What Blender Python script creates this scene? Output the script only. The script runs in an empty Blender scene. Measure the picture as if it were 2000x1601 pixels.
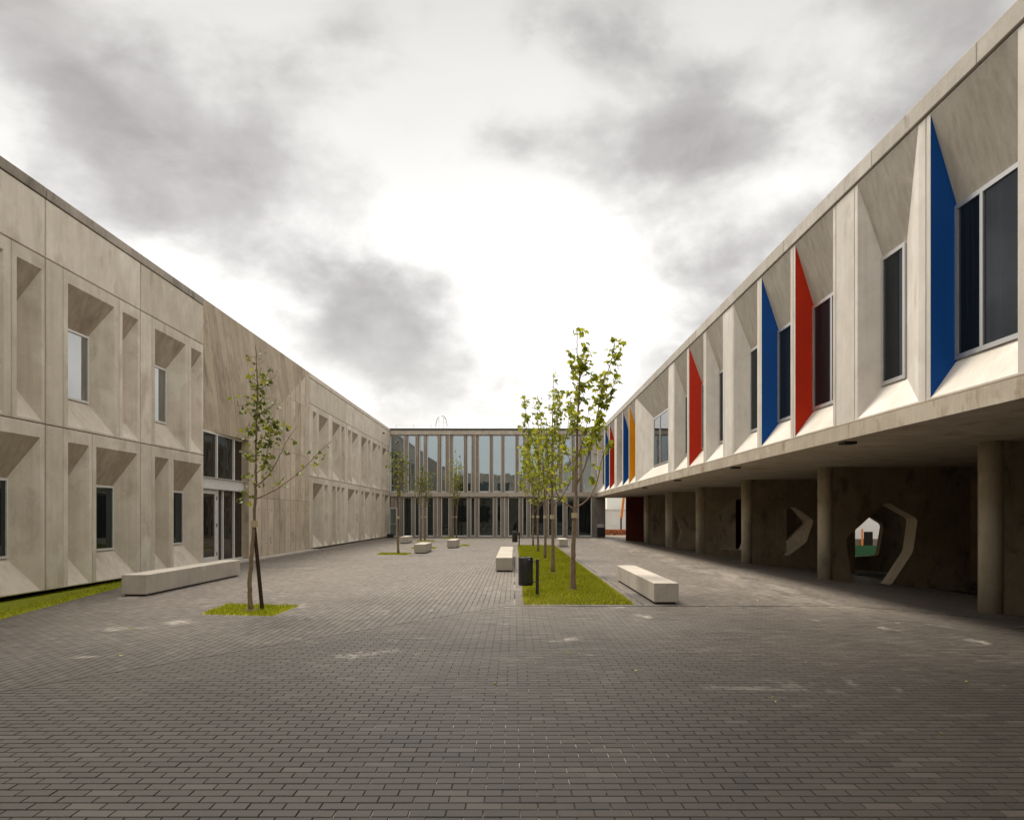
import bpy, bmesh, math, random
import numpy as np
from mathutils import Vector, Matrix, geometry

R = math.radians
sc = bpy.context.scene
col = sc.collection

# ------------------------------------------------------------------ camera
cam_d = bpy.data.cameras.new("camera")
cam = bpy.data.objects.new("camera", cam_d)
col.objects.link(cam)
EYE = 1.6
FPX = 1467.0          # focal length in pixels of the 2000 px wide photograph
VPX, VPY = 1005.0, 1008.0
cam.location = (0, 0, EYE)
cam.rotation_euler = (R(90), 0, 0)
cam_d.sensor_width = 36.0
cam_d.lens = 36.0 * FPX / 2000.0
cam_d.shift_x = -(VPX - 1000.0) / 2000.0
cam_d.shift_y = (VPY - 800.5) / 2000.0
cam_d.clip_end = 2000
sc.camera = cam

# ------------------------------------------------------------------ node helpers
class NT:
    def __init__(self, tree):
        self.t = tree; self.n = tree.nodes; self.l = tree.links
    def new(self, typ, **kw):
        nd = self.n.new(typ)
        for k, v in kw.items():
            setattr(nd, k, v)
        return nd
    def put(self, sock, v):
        if isinstance(v, bpy.types.NodeSocket):
            self.l.new(v, sock)
        elif v is not None:
            if isinstance(v, (tuple, list)) and len(v) == 3 and sock.type == 'RGBA':
                v = (*v, 1)
            sock.default_value = v
    def m(self, op, a, b=None, c=None, clamp=False):
        nd = self.new('ShaderNodeMath', operation=op); nd.use_clamp = clamp
        for i, v in enumerate((a, b, c)):
            if v is not None: self.put(nd.inputs[i], v)
        return nd.outputs[0]
    def mixc(self, f, a, b, mode='MIX'):
        nd = self.new('ShaderNodeMix', data_type='RGBA', blend_type=mode)
        self.put(nd.inputs[0], f); self.put(nd.inputs[6], a); self.put(nd.inputs[7], b)
        return nd.outputs[2]
    def noise(self, vec, scale, detail=4, rough=.55, dist=0):
        nd = self.new('ShaderNodeTexNoise')
        self.put(nd.inputs['Vector'], vec)
        nd.inputs['Scale'].default_value = scale; nd.inputs['Detail'].default_value = detail
        nd.inputs['Roughness'].default_value = rough; nd.inputs['Distortion'].default_value = dist
        return nd.outputs['Fac']
    def mapr(self, v, a, b, c=0., d=1., smooth=False):
        nd = self.new('ShaderNodeMapRange')
        if smooth: nd.interpolation_type = 'SMOOTHSTEP'
        self.put(nd.inputs[0], v)
        for i, x in enumerate((a, b, c, d)): nd.inputs[1 + i].default_value = x
        return nd.outputs[0]
    def vmul(self, v, s):
        nd = self.new('ShaderNodeVectorMath', operation='MULTIPLY')
        self.put(nd.inputs[0], v); nd.inputs[1].default_value = s
        return nd.outputs[0]
    def vadd(self, v, s):
        nd = self.new('ShaderNodeVectorMath', operation='ADD')
        self.put(nd.inputs[0], v); self.put(nd.inputs[1], s)
        return nd.outputs[0]
    def ramp(self, f, stops):
        nd = self.new('ShaderNodeValToRGB'); self.put(nd.inputs[0], f)
        cr = nd.color_ramp
        while len(cr.elements) < len(stops): cr.elements.new(.5)
        for e, (p, c) in zip(cr.elements, stops):
            e.position = p; e.color = (*c, 1) if len(c) == 3 else c
        return nd.outputs[0]

# ------------------------------------------------------------------ sky and sun
SUN_DIR = Vector((-.26, .42, .87)).normalized()
sun_el = math.asin(SUN_DIR.z); sun_az = math.atan2(SUN_DIR.x, SUN_DIR.y)
world = bpy.data.worlds.new("World"); sc.world = world; world.use_nodes = True
w = NT(world.node_tree); w.n.clear()
tc = w.new('ShaderNodeTexCoord')
sep = w.new('ShaderNodeSeparateXYZ'); w.l.new(tc.outputs['Generated'], sep.inputs[0])
sx, sy, sz = sep.outputs
az = w.m('ARCTAN2', sx, sy); el = w.m('ARCSINE', sz)
zc = w.m('MAXIMUM', w.m('ADD', sz, .10), .05)
comb = w.new('ShaderNodeCombineXYZ')
w.put(comb.inputs[0], w.m('DIVIDE', sx, zc)); w.put(comb.inputs[1], w.m('DIVIDE', sy, zc))
plan = comb.outputs[0]
lump = w.vmul(tc.outputs['Generated'], (1, 1, 1.55))
n1 = w.noise(w.vadd(lump, (3.1, .4, 1.7)), 4.3, 9, .54, .15)
n2 = w.noise(w.vadd(lump, (7.3, 2.1, 4)), 11, 8, .58, .35)
n3 = w.noise(w.vadd(plan, (1.3, 9.1, 2)), .9, 5, .5, .2)
# cloud banks: azimuth, elevation (deg), half widths, weight
BANKS = [(-24, 21.5, 9, 5.0, .80), (-13, 15.0, 8, 4.2, .66), (-30, 26, 3.6, 3.0, .62), (-9, 12.0, 6, 2.2, .40),
         (13.5, 26, 6.5, 2.8, .74), (0, 26.5, 4.2, 2.2, .62), (8, 32, 5, 2.6, .56), (17, 29.5, 5, 1.5, .40), (23, 33, 5, 2.2, .45),
         (-37, 31, 4, 3, .5), (-20, 33, 8, 2.5, -.35), (31, 26, 7, 8, .55), (14, 18, 8, 2.8, .46), (-3, 9.0, 11, 3.0, .46), (17, 12, 6, 2.5, .30), (-36, 17, 6, 6, .25), (-38, 33, 5, 4, .3),
         (-10, 27, 10, 3.0, -.10), (2, 16.5, 6, 3.2, -.18), (-17, 8.5, 6, 2.0, -.36), (19, 22.5, 5, 1.6, -.2)]
dens = w.m('ADD', w.m('MULTIPLY', w.m('SUBTRACT', n1, .5), 2.5), w.m('MULTIPLY', w.m('SUBTRACT', n2, .5), .75))
for a, e, sa, se, wt in BANKS:
    da = w.m('DIVIDE', w.m('SUBTRACT', az, R(a)), R(sa)); de = w.m('DIVIDE', w.m('SUBTRACT', el, R(e)), R(se))
    g = w.m('EXPONENT', w.m('MULTIPLY', w.m('ADD', w.m('MULTIPLY', da, da), w.m('MULTIPLY', de, de)), -1.0))
    dens = w.m('MULTIPLY_ADD', g, wt, dens)
cover = w.mapr(dens, -.08, .80, 0, 1, True)
veil = w.ramp(w.m('DIVIDE', el, R(90)), [(0, (.37, .354, .333)), (.10, (.46, .445, .424)), (.20, (.435, .421, .399)), (.30, (.325, .315, .295)),
                                         (.40, (.265, .257, .240)), (.7, (.62, .60, .57)), (1, (.74, .72, .69))])
veil = w.mixc(w.mapr(n3, .35, .7), veil, w.mixc(1, veil, (.90, .90, .905), 'MULTIPLY'))
cloud = w.mixc(w.mapr(n2, .3, .72), (.112, .102, .093), (.195, .184, .172))
cloud = w.mixc(w.mapr(el, R(2), R(14)), (.30, .286, .272), cloud)
cloud = w.mixc(w.mapr(el, R(24), R(40)), cloud, w.mixc(1, cloud, (.72, .72, .70), 'MULTIPLY'))
overcast = w.mixc(w.m('MULTIPLY', cover, .92), veil, cloud)
sky = w.new('ShaderNodeTexSky', sky_type='NISHITA')
sky.sun_disc = False; sky.sun_elevation = sun_el; sky.sun_rotation = sun_az
sky.air_density = 1.0; sky.dust_density = 2.0
oc10 = w.mixc(1, overcast, (10, 10, 10), 'MULTIPLY')
skyc = w.mixc(.95, sky.outputs[0], oc10)
bg = w.new('ShaderNodeBackground'); bg.inputs[1].default_value = .1
w.l.new(skyc, bg.inputs[0])
wo = w.new('ShaderNodeOutputWorld'); w.l.new(bg.outputs[0], wo.inputs[0])

sl = bpy.data.lights.new("sun", 'SUN'); sl.energy = 1.5; sl.angle = R(20); sl.color = (1, .92, .80)
so = bpy.data.objects.new("sun", sl); col.objects.link(so)
so.rotation_euler = SUN_DIR.to_track_quat('Z', 'Y').to_euler()

sc.view_settings.view_transform = 'Standard'; sc.view_settings.look = 'None'
sc.view_settings.gamma = 1; sc.view_settings.use_curve_mapping = False
sc.view_settings.exposure = 1.57
sc.render.engine = 'CYCLES'
sc.cycles.use_denoising = True
sc.cycles.max_bounces = 6; sc.cycles.diffuse_bounces = 4

# ------------------------------------------------------------------ object helpers
def tag(o, label=None, cat=None, group=None, kind=None):
    if label: o['label'] = label
    if cat: o['category'] = cat
    if group: o['group'] = group
    if kind: o['kind'] = kind
    return o

def empty(name, loc=(0, 0, 0), label=None, cat=None, group=None):
    o = bpy.data.objects.new(name, None); col.objects.link(o); o.location = loc
    o.empty_display_size = .2
    return tag(o, label, cat, group)

class MB:
    def __init__(s): s.v = []; s.f = []; s.mi = []
    def add(s, vs, fs, mi=0):
        b = len(s.v); s.v += [tuple(p) for p in vs]
        for f in fs: s.f.append(tuple(b + i for i in f)); s.mi.append(mi)
        return s
    def box(s, x0, x1, y0, y1, z0, z1, mi=0):
        return s.add([(x0, y0, z0), (x1, y0, z0), (x1, y1, z0), (x0, y1, z0), (x0, y0, z1), (x1, y0, z1), (x1, y1, z1), (x0, y1, z1)],
                     [(0, 3, 2, 1), (4, 5, 6, 7), (0, 1, 5, 4), (1, 2, 6, 5), (2, 3, 7, 6), (3, 0, 4, 7)], mi)
    def quad(s, a, b, c, d, mi=0): return s.add([a, b, c, d], [(0, 1, 2, 3)], mi)
    def prism(s, pts, off, mi=0):
        """closed prism: 3-D polygon pts pushed along vector off"""
        n = len(pts); off = Vector(off)
        vs = [Vector(p) for p in pts] + [Vector(p) + off for p in pts]
        fs = [tuple(range(n - 1, -1, -1)), tuple(range(n, 2 * n))] + [(i, (i + 1) % n, n + (i + 1) % n, n + i) for i in range(n)]
        return s.add(vs, fs, mi)
    def tube(s, pts, rad, n=8, cap=True, mi=0):
        pts = [Vector(p) for p in pts]
        if not isinstance(rad, (list, tuple)): rad = [rad] * len(pts)
        vs = []; ref = Vector((.13, .97, .2)).normalized()
        for i, p in enumerate(pts):
            t = (pts[min(i + 1, len(pts) - 1)] - pts[max(i - 1, 0)]).normalized()
            r0 = ref if abs(t.dot(ref)) < .95 else Vector((1, 0, 0))
            a = t.cross(r0).normalized(); b = t.cross(a)
            for k in range(n):
                an = 2 * math.pi * k / n
                vs.append(p + (a * math.cos(an) + b * math.sin(an)) * rad[i])
        fs = []
        for i in range(len(pts) - 1):
            for k in range(n):
                fs.append((i * n + k, i * n + (k + 1) % n, (i + 1) * n + (k + 1) % n, (i + 1) * n + k))
        if cap:
            fs.append(tuple(range(n - 1, -1, -1))); fs.append(tuple((len(pts) - 1) * n + k for k in range(n)))
        return s.add(vs, fs, mi)
    def build(s, name, mat, parent=None, smooth=False, bevel=0, fix=True):
        me = bpy.data.meshes.new(name); me.from_pydata(s.v, [], s.f)
        for m in (mat if isinstance(mat, (list, tuple)) else [mat]): me.materials.append(m)
        if any(s.mi): me.polygons.foreach_set('material_index', s.mi)
        if fix or bevel:
            bm = bmesh.new(); bm.from_mesh(me)
            if fix: bmesh.ops.recalc_face_normals(bm, faces=bm.faces)
            if bevel:
                bmesh.ops.bevel(bm, geom=list(bm.edges), offset=bevel, segments=2, profile=.5, affect='EDGES')
            bm.to_mesh(me); bm.free()
        if smooth: me.polygons.foreach_set('use_smooth', [True] * len(me.polygons))
        o = bpy.data.objects.new(name, me); col.objects.link(o)
        if parent: o.parent = parent; o.matrix_parent_inverse = Matrix.Translation(parent.location).inverted()
        return o

def Z_at(px, X): return abs(X) * FPX / abs(px - VPX)          # depth of a point of plane X seen in column px
def on_ground(px, py): d = EYE * FPX / (py - VPY); return ((px - VPX) / FPX * d, d)

# ------------------------------------------------------------------ materials
MATS = {}
def base_mat(name):
    m = bpy.data.materials.new(name); m.use_nodes = True
    t = NT(m.node_tree); b = t.n['Principled BSDF']
    MATS[name] = m
    return m, t, b
def bump(t, b, h, strength, dist=.01):
    nd = t.new('ShaderNodeBump'); nd.inputs['Strength'].default_value = strength; nd.inputs['Distance'].default_value = dist
    t.put(nd.inputs['Height'], h); t.l.new(nd.outputs[0], b.inputs['Normal'])
def pos(t): return t.new('ShaderNodeNewGeometry').outputs['Position']

def concrete(name, base, dark, stain=(.16, .12, .08), streak=.45, mott=.8, stain_amt=.5, rough=.75, skew=0., boards=0, board_axis=1, spec=.3):
    m, t, b = base_mat(name)
    p = pos(t)
    if skew:
        s = t.new('ShaderNodeSeparateXYZ'); t.l.new(p, s.inputs[0])
        c = t.new('ShaderNodeCombineXYZ')
        t.put(c.inputs[0], s.outputs[0]); t.put(c.inputs[1], t.m('MULTIPLY_ADD', s.outputs[2], skew, s.outputs[1])); t.put(c.inputs[2], s.outputs[2])
        p = c.outputs[0]
    oi = t.new('ShaderNodeObjectInfo').outputs['Random']
    sh = t.new('ShaderNodeCombineXYZ'); t.put(sh.inputs[2], t.m('MULTIPLY', oi, 37.0)); t.put(sh.inputs[0], t.m('MULTIPLY', oi, 11.0))
    q = t.vadd(p, sh.outputs[0])
    st = t.noise(t.vmul(q, (8, 8, .45)), 1.0, 6, .62)
    st2 = t.noise(t.vmul(q, (26, 26, .5)), 1.0, 3, .6)
    mo = t.noise(q, 1.3, 8, .64, .2)
    fi = t.noise(q, 34, 4, .65)
    f = t.m('ADD', t.m('MULTIPLY', t.mapr(st, .3, .72), streak), t.m('MULTIPLY', t.mapr(mo, .34, .7), mott))
    f = t.m('ADD', f, t.m('MULTIPLY', t.m('SUBTRACT', st2, .5), .55))
    f = t.m('ADD', f, t.m('MULTIPLY', t.m('SUBTRACT', fi, .5), .5))
    f = t.m('DIVIDE', f, streak + mott, clamp=True)
    c = t.mixc(f, base, dark)
    stn = t.noise(t.vmul(t.vadd(q, (5, 3, 8)), (1.7, 1.7, .9)), 1.0, 8, .66, .35)
    c = t.mixc(t.m('MULTIPLY', t.mapr(stn, .52, .70, 0, 1, True), stain_amt), c, stain)
    lt = t.noise(t.vadd(q, (15, 23, 4)), .9, 6, .62, .25)
    c = t.mixc(t.mapr(lt, .54, .70, 0, .45, True), c, tuple(min(.8, x * 1.22) for x in base))
    pores = t.noise(q, 75, 2, .5)
    c = t.mixc(t.mapr(pores, .72, .78, 0, .45), c, (.10, .08, .06))
    tn_ = t.new('ShaderNodeCombineXYZ')
    for i_, (lo_, hi_) in enumerate(((.87, 1.06), (.86, 1.06), (.83, 1.07))): t.put(tn_.inputs[i_], t.mapr(oi, 0, 1, lo_, hi_))
    c = t.mixc(1, c, tn_.outputs[0], 'MULTIPLY')
    h = t.m('ADD', t.m('MULTIPLY', fi, .5), t.m('MULTIPLY', mo, .8))
    if boards:
        s2 = t.new('ShaderNodeSeparateXYZ'); t.l.new(p, s2.inputs[0])
        u = t.m('DIVIDE', s2.outputs[board_axis], boards)
        fr = t.m('FRACT', u)
        ln = t.m('LESS_THAN', t.m('ABSOLUTE', t.m('SUBTRACT', fr, .5)), .5 - .035 )
        wn = t.new('ShaderNodeTexWhiteNoise', noise_dimensions='1D'); t.put(wn.inputs['W'], t.m('FLOOR', u))
        tone = t.mapr(wn.outputs[0], 0, 1, .80, 1.1)
        cc = t.new('ShaderNodeCombineXYZ')
        for i in range(3): t.put(cc.inputs[i], tone)
        c = t.mixc(.8, c, cc.outputs[0], 'MULTIPLY')
        c = t.mixc(t.m('MULTIPLY', t.m('SUBTRACT', 1, ln), .45), c, (.13, .10, .07))
        h = t.m('ADD', h, t.m('MULTIPLY', ln, .5))
    t.put(b.inputs['Base Color'], c)
    t.put(b.inputs['Roughness'], t.mapr(fi, .3, .7, rough - .1, rough + .12))
    b.inputs['Specular IOR Level'].default_value = spec
    bump(t, b, h, .35, .012)
    return m

C_LEFT = concrete('concrete_precast_warm', (.72, .645, .54), (.50, .435, .35), (.33, .255, .18), stain_amt=.42)
C_MID = concrete('concrete_board_marked', (.66, .565, .44), (.40, .325, .235), (.23, .165, .10), streak=.8, stain_amt=.55, boards=.76)
C_MIDS = concrete('concrete_slanted_boards', (.62, .53, .41), (.36, .285, .20), (.24, .175, .11), streak=.9, stain_amt=.6, skew=.42, boards=.62)
C_HOODL_SHADE = concrete('concrete_hood_streaked_shaded', (.46, .39, .30), (.27, .215, .155), (.19, .14, .09), streak=1.0, mott=.5, stain_amt=.5)  # streaked concrete, with the recess shade also painted into its darker tone
C_HOODR_SHADE = concrete('concrete_hood_streaked_shaded_pale', (.52, .475, .405), (.34, .30, .24), (.26, .215, .16), streak=1.0, mott=.5, stain_amt=.45)  # right-hand pair: streaks plus shade under the recess head put into colour
C_RIGHT = concrete('concrete_precast_pale', (.73, .68, .615), (.54, .495, .43), (.36, .32, .26), stain_amt=.35)
C_SLAB = concrete('concrete_slab_edge', (.54, .48, .395), (.36, .30, .225), (.24, .165, .09), stain_amt=.75, mott=.9)
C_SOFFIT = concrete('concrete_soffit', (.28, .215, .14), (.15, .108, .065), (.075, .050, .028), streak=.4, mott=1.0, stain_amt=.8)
C_COPE = concrete('concrete_weathered_coping', (.40, .35, .285), (.21, .18, .145), (.10, .085, .07), stain_amt=.7, mott=.9)
C_COPER = concrete('concrete_pale_coping', (.57, .53, .47), (.38, .345, .295), (.20, .175, .145), stain_amt=.6, mott=.9)
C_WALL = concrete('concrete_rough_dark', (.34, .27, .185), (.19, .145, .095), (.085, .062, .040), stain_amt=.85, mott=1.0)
C_COL = concrete('concrete_column', (.62, .545, .42), (.40, .34, .25), (.24, .185, .12), stain_amt=.5)
C_REVEAL_LIT = concrete('concrete_reveal_lit', (.70, .63, .49), (.54, .47, .35), (.40, .33, .23), streak=.2, mott=.6, stain_amt=.3)  # paler than the wall: courtyard light on the reveals put into colour
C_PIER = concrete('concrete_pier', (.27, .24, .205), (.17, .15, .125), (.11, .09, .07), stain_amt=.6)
C_BEAM = concrete('concrete_beam', (.55, .49, .41), (.38, .325, .26), (.27, .21, .15), stain_amt=.5)
C_FIN = concrete('concrete_fin', (.36, .30, .235), (.235, .19, .145), (.15, .12, .085), stain_amt=.4)
C_BENCH = concrete('concrete_bench', (.51, .465, .40), (.38, .34, .285), (.26, .215, .165), streak=.25, mott=.9, stain_amt=.35)

def plain(name, colr, rough=.5, metal=0, spec=.5, vary=.15, scale=6):
    m, t, b = base_mat(name)
    n = t.noise(pos(t), scale, 5, .6)
    c = t.mixc(t.mapr(n, .3, .7, 0, 1), tuple(x * (1 - vary) for x in colr), tuple(min(1, x * (1 + vary)) for x in colr))
    t.put(b.inputs['Base Color'], c); t.put(b.inputs['Roughness'], t.mapr(n, .3, .7, max(.03, rough - .08), rough + .08))
    b.inputs['Metallic'].default_value = metal; b.inputs['Specular IOR Level'].default_value = spec
    return m
M_ALU = plain('aluminium', (.62, .61, .59), .38, .75, vary=.06)
M_ALUW = plain('aluminium_pale', (.66, .645, .61), .5, .25, vary=.06)
M_DARKM = plain('dark_metal', (.028, .027, .027), .42, .3, vary=.2)
M_BIN = plain('bin_black_paint', (.022, .021, .021), .38, .0, vary=.15, scale=9)
M_FLASH = plain('roof_flashing', (.045, .042, .038), .5, .2)
M_BLUE = plain('blue_paint', (.004, .065, .27), .6, 0, .15, .07, 3)
M_RED = plain('red_paint', (.48, .025, .005), .6, 0, .15, .07, 3)
M_YEL = plain('yellow_paint', (.82, .31, .006), .6, 0, .15, .07, 3)
M_INT = plain('dark_interior', (.02, .018, .016), .9, 0, .1)
M_REDW = plain('dark_red_wall', (.10, .022, .012), .8, 0, .2)
M_WHITE = plain('white_render', (.78, .76, .72), .8, 0, .2, .05, 1.5)
M_ORANGE = plain('orange_paint', (.72, .22, .02), .5, 0, .4)
M_SOIL = plain('soil', (.10, .075, .045), .95, 0, .1, .35, 9)
M_LAWN = plain('lawn_turf', (.19, .205, .014), .95, 0, .1, .35, 5)
M_EARTH = plain('outside_ground', (.22, .19, .15), .95, 0, .1, .25, .3)
M_HILL = plain('dry_hillside', (.30, .29, .20), .95, 0, .1, .3, .06)
M_TIE = plain('tree_tie', (.50, .40, .24), .8, 0, .2, .1)
M_STAKE = plain('dark_stake', (.045, .028, .018), .85, 0, .2, .35, 20)
M_BAG = plain('black_bag', (.015, .014, .014), .6, 0, .4, .3)
M_GREENF = plain('green_screen_fabric', (.03, .10, .045), .8, 0, .2, .2)
M_CLAY = plain('clay_brick', (.45, .16, .07), .85, 0, .2, .2)
M_ROOF = plain('roof_gravel', (.25, .235, .215), .95, 0, .1, .2, 2)

def glass(name, refl, tint, dark, rough=.015):
    m, t, b = base_mat(name)
    t.n.remove(b)
    out = t.n['Material Output']
    g = t.new('ShaderNodeBsdfGlossy'); g.inputs['Roughness'].default_value = rough; t.put(g.inputs['Color'], tint)
    d = t.new('ShaderNodeBsdfDiffuse'); 
    n = t.noise(t.vmul(pos(t), (5, 5, .2)), 1, 4, .6)
    t.put(d.inputs['Color'], t.mixc(t.mapr(n, .4, .7), dark, tuple(x * 2.2 for x in dark)))
    wv = t.noise(pos(t), .9, 2, .5)
    bp = t.new('ShaderNodeBump'); bp.inputs['Strength'].default_value = .03; bp.inputs['Distance'].default_value = .1
    t.put(bp.inputs['Height'], wv); t.l.new(bp.outputs[0], g.inputs['Normal'])
    fr = t.new('ShaderNodeFresnel'); fr.inputs['IOR'].default_value = 1.5
    f = t.m('MAXIMUM', refl, t.m('MULTIPLY_ADD', fr.outputs[0], (1 - refl) * .55, refl * .8), clamp=True)
    mx = t.new('ShaderNodeMixShader'); t.put(mx.inputs[0], f); t.l.new(d.outputs[0], mx.inputs[1]); t.l.new(g.outputs[0], mx.inputs[2])
    t.l.new(mx.outputs[0], out.inputs[0])
    return m
G_UP = glass('coated_glass', .50, (.55, .64, .68), (.012, .014, .014))
G_LOW = glass('tinted_glass', .10, (.50, .57, .57), (.010, .012, .012))
G_LEFT = glass('left_window_glass', .42, (.80, .81, .80), (.012, .012, .011))
G_DARK = glass('dark_window_glass', .04, (.5, .52, .55), (.008, .010, .012))
G_DOOR = glass('door_glass', .15, (.6, .66, .62), (.09, .115, .095))

# ------------------------------------------------------------------ facade tools
class Face:
    """local frame of a long facade: u along the courtyard (y), v up, n out of the wall"""
    def __init__(s, X, sign): s.X = X; s.s = sign
    def __call__(s, u, v, n): return (s.X + s.s * n, u, v)
FL = Face(-9.75, 1); FR = Face(6.3, -1)

def panel(parent, F, u0, u1, v0, v1, mat, op=None, win=None, depth=.42, thick=.5, g=.009, ch=.014, name='concrete_panel', skip_far=False, back=True):
    b = MB()
    a0, a1, c0, c1 = u0 + g, u1 - g, v0 + g, v1 - g
    O = [F(a0, c0, -ch), F(a1, c0, -ch), F(a1, c1, -ch), F(a0, c1, -ch)]
    I = [F(a0 + ch, c0 + ch, 0), F(a1 - ch, c0 + ch, 0), F(a1 - ch, c1 - ch, 0), F(a0 + ch, c1 - ch, 0)]
    B = [F(a0, c0, -thick), F(a1, c0, -thick), F(a1, c1, -thick), F(a0, c1, -thick)]
    for i in range(4):
        j = (i + 1) % 4
        b.quad(O[i], O[j], I[j], I[i]); b.quad(B[i], B[j], O[j], O[i])
    if op is None:
        b.quad(*I)
    else:
        P = [F(op[0], op[2], 0), F(op[1], op[2], 0), F(op[1], op[3], 0), F(op[0], op[3], 0)]
        W = [F(win[0], win[2], -depth), F(win[1], win[2], -depth), F(win[1], win[3], -depth), F(win[0], win[3], -depth)]
        for i in range(4):
            j = (i + 1) % 4
            b.quad(I[i], I[j], P[j], P[i])
            if skip_far and i == 1: continue      # side at the far end of the opening is a painted panel
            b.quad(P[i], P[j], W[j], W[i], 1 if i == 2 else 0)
        if back: b.quad(*W)
    return b.build(name, [mat, C_HOODL_SHADE if F is FL else C_HOODR_SHADE], parent)

def painted_jamb(pan, F, op, win, depth, mat, label):
    e = .03
    p = [Vector(F(op[1], op[2], -.001)), Vector(F(op[1], op[3], -.001)), Vector(F(win[1], win[3], -depth)), Vector(F(win[1], win[2], -depth))]
    o = MB().prism(p, (0, e, 0)).build('painted_jamb', mat, pan)
    o['label'] = label
    return o

def window(parent, F, u0, u1, v0, v1, depth, gmat, fmat=M_ALU, fw=.055, mull=(), out=.035, name='window'):
    b = MB()
    def bar(a, c, d, e, n0=-depth - .03, n1=-depth + out):
        p, q = F(a, d, n0), F(c, e, n1)
        b.box(min(p[0], q[0]), max(p[0], q[0]), a, c, d, e)
    bar(u0, u1, v0, v0 + fw); bar(u0, u1, v1 - fw, v1)
    bar(u0, u0 + fw, v0 + fw, v1 - fw); bar(u1 - fw, u1, v0 + fw, v1 - fw)
    for mu in mull: bar(mu - fw / 2, mu + fw / 2, v0 + fw, v1 - fw)
    fr = b.build(name, fmat, parent)
    cuts = [u0 + fw] + [x for mu in sorted(mull) for x in (mu - fw / 2, mu + fw / 2)] + [u1 - fw]
    for k in range(0, len(cuts), 2):
        a, c = cuts[k], cuts[k + 1]
        p, q = F(a, v0 + fw, -depth - .012), F(c, v1 - fw, -depth + .004)
        MB().box(min(p[0], q[0]), max(p[0], q[0]), a, c, v0 + fw, v1 - fw).build('pane', gmat, fr)
    return fr

# ------------------------------------------------------------------ ground sheets
GZ = -1.30
FALL_X, FALL = 6.0, .086                                          # the paving falls under the raised building
def gz(x): return -max(0., x - FALL_X) * FALL
MB().quad((-900, -500, GZ), (900, -500, GZ), (900, 1500, GZ), (-900, 1500, GZ)).build('ground', M_EARTH)
bpy.data.objects['ground']['kind'] = 'structure'

# joints of the paving: dark, with pale sand washed into some of them
m, t, b = base_mat('joint_sand')
n = t.noise(pos(t), .55, 5, .6, .5); n_ = t.noise(pos(t), 5, 3, .6)
f = t.mapr(t.m('ADD', n, t.m('MULTIPLY', t.m('SUBTRACT', n_, .5), .5)), .47, .66, 0, 1)
t.put(b.inputs['Base Color'], t.mixc(f, (.022, .018, .0145), (.40, .355, .30)))
b.inputs['Roughness'].default_value = .95
M_JOINT = m
# pavers
m, t, b = base_mat('paver')
at = t.new('ShaderNodeAttribute'); at.attribute_name = 'tone'; tone = at.outputs['Fac']
P = pos(t)
c = t.ramp(tone, [(0, (.010, .0085, .007)), (.5, (.018, .0147, .012)), (.85, (.027, .0225, .0187)), (1, (.042, .0355, .0298))])
n = t.noise(P, .45, 6, .6, .3)
c = t.mixc(t.mapr(n, .38, .7, 0, .5), c, (.031, .0257, .0212))
# brighter far light painted into the colour: pavers grow paler with depth
sp_ = t.new('ShaderNodeSeparateXYZ'); t.l.new(P, sp_.inputs[0])
far_light = t.mapr(t.m('ADD', sp_.outputs[1], t.m('MULTIPLY', t.m('SUBTRACT', t.noise(P, .25, 5, .6, .4), .5), 8)), 4.5, 19, 0, .78, True)
c = t.mixc(far_light, c, t.mixc(tone, (.17, .145, .12), (.30, .262, .222)))
n2_ = t.noise(P, 60, 4, .7)
c = t.mixc(t.mapr(n2_, .35, .75, 0, .5), c, (.05, .043, .037))
dust = t.noise(t.vadd(P, (31, 7, 0)), .8, 8, .68, .5)
c = t.mixc(t.m('MULTIPLY', t.mapr(dust, .60, .72, 0, .6, True), t.mapr(sp_.outputs[1], 6, 9)), c, (.42, .38, .33))
fx = t.m('DIVIDE', t.m('SUBTRACT', sp_.outputs[0], 5.7), .75)
band = t.m('EXPONENT', t.m('MULTIPLY', t.m('MULTIPLY', fx, fx), -1))
bn = t.noise(t.vmul(t.vadd(P, (9, 4, 0)), (2.2, .5, 1)), 1, 6, .65, .3)
c = t.mixc(t.m('MULTIPLY', t.m('MULTIPLY', band, t.mapr(bn, .42, .62, 0, .55)), t.mapr(sp_.outputs[1], 11, 15)), c, (.40, .35, .29))
dk = t.noise(t.vadd(P, (3, 17, 0)), .30, 5, .6, .3)
c = t.mixc(t.mapr(dk, .55, .75, 0, .4), c, (.036, .031, .027))
t.put(b.inputs['Base Color'], c)
t.put(b.inputs['Roughness'], t.mapr(n2_, .3, .7, .42, .60)); b.inputs['Specular IOR Level'].default_value = .22
bump(t, b, n2_, .5, .003)
M_PAVER = m

b = MB()
b.add([(-4.98, -6, -.008), (FALL_X, -6, -.008), (FALL_X, 60, -.008), (-10.25, 60, -.008), (-10.25, 19.42, -.008), (-9.31, 19.42, -.008)], [(0, 1, 2, 3, 4, 5)])
b.quad((FALL_X, -6, -.008), (19.2, -6, gz(19.2) - .008), (19.2, 60, gz(19.2) - .008), (FALL_X, 60, -.008))
pav = b.build('paving', M_JOINT)
pav['kind'] = 'structure'

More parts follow.
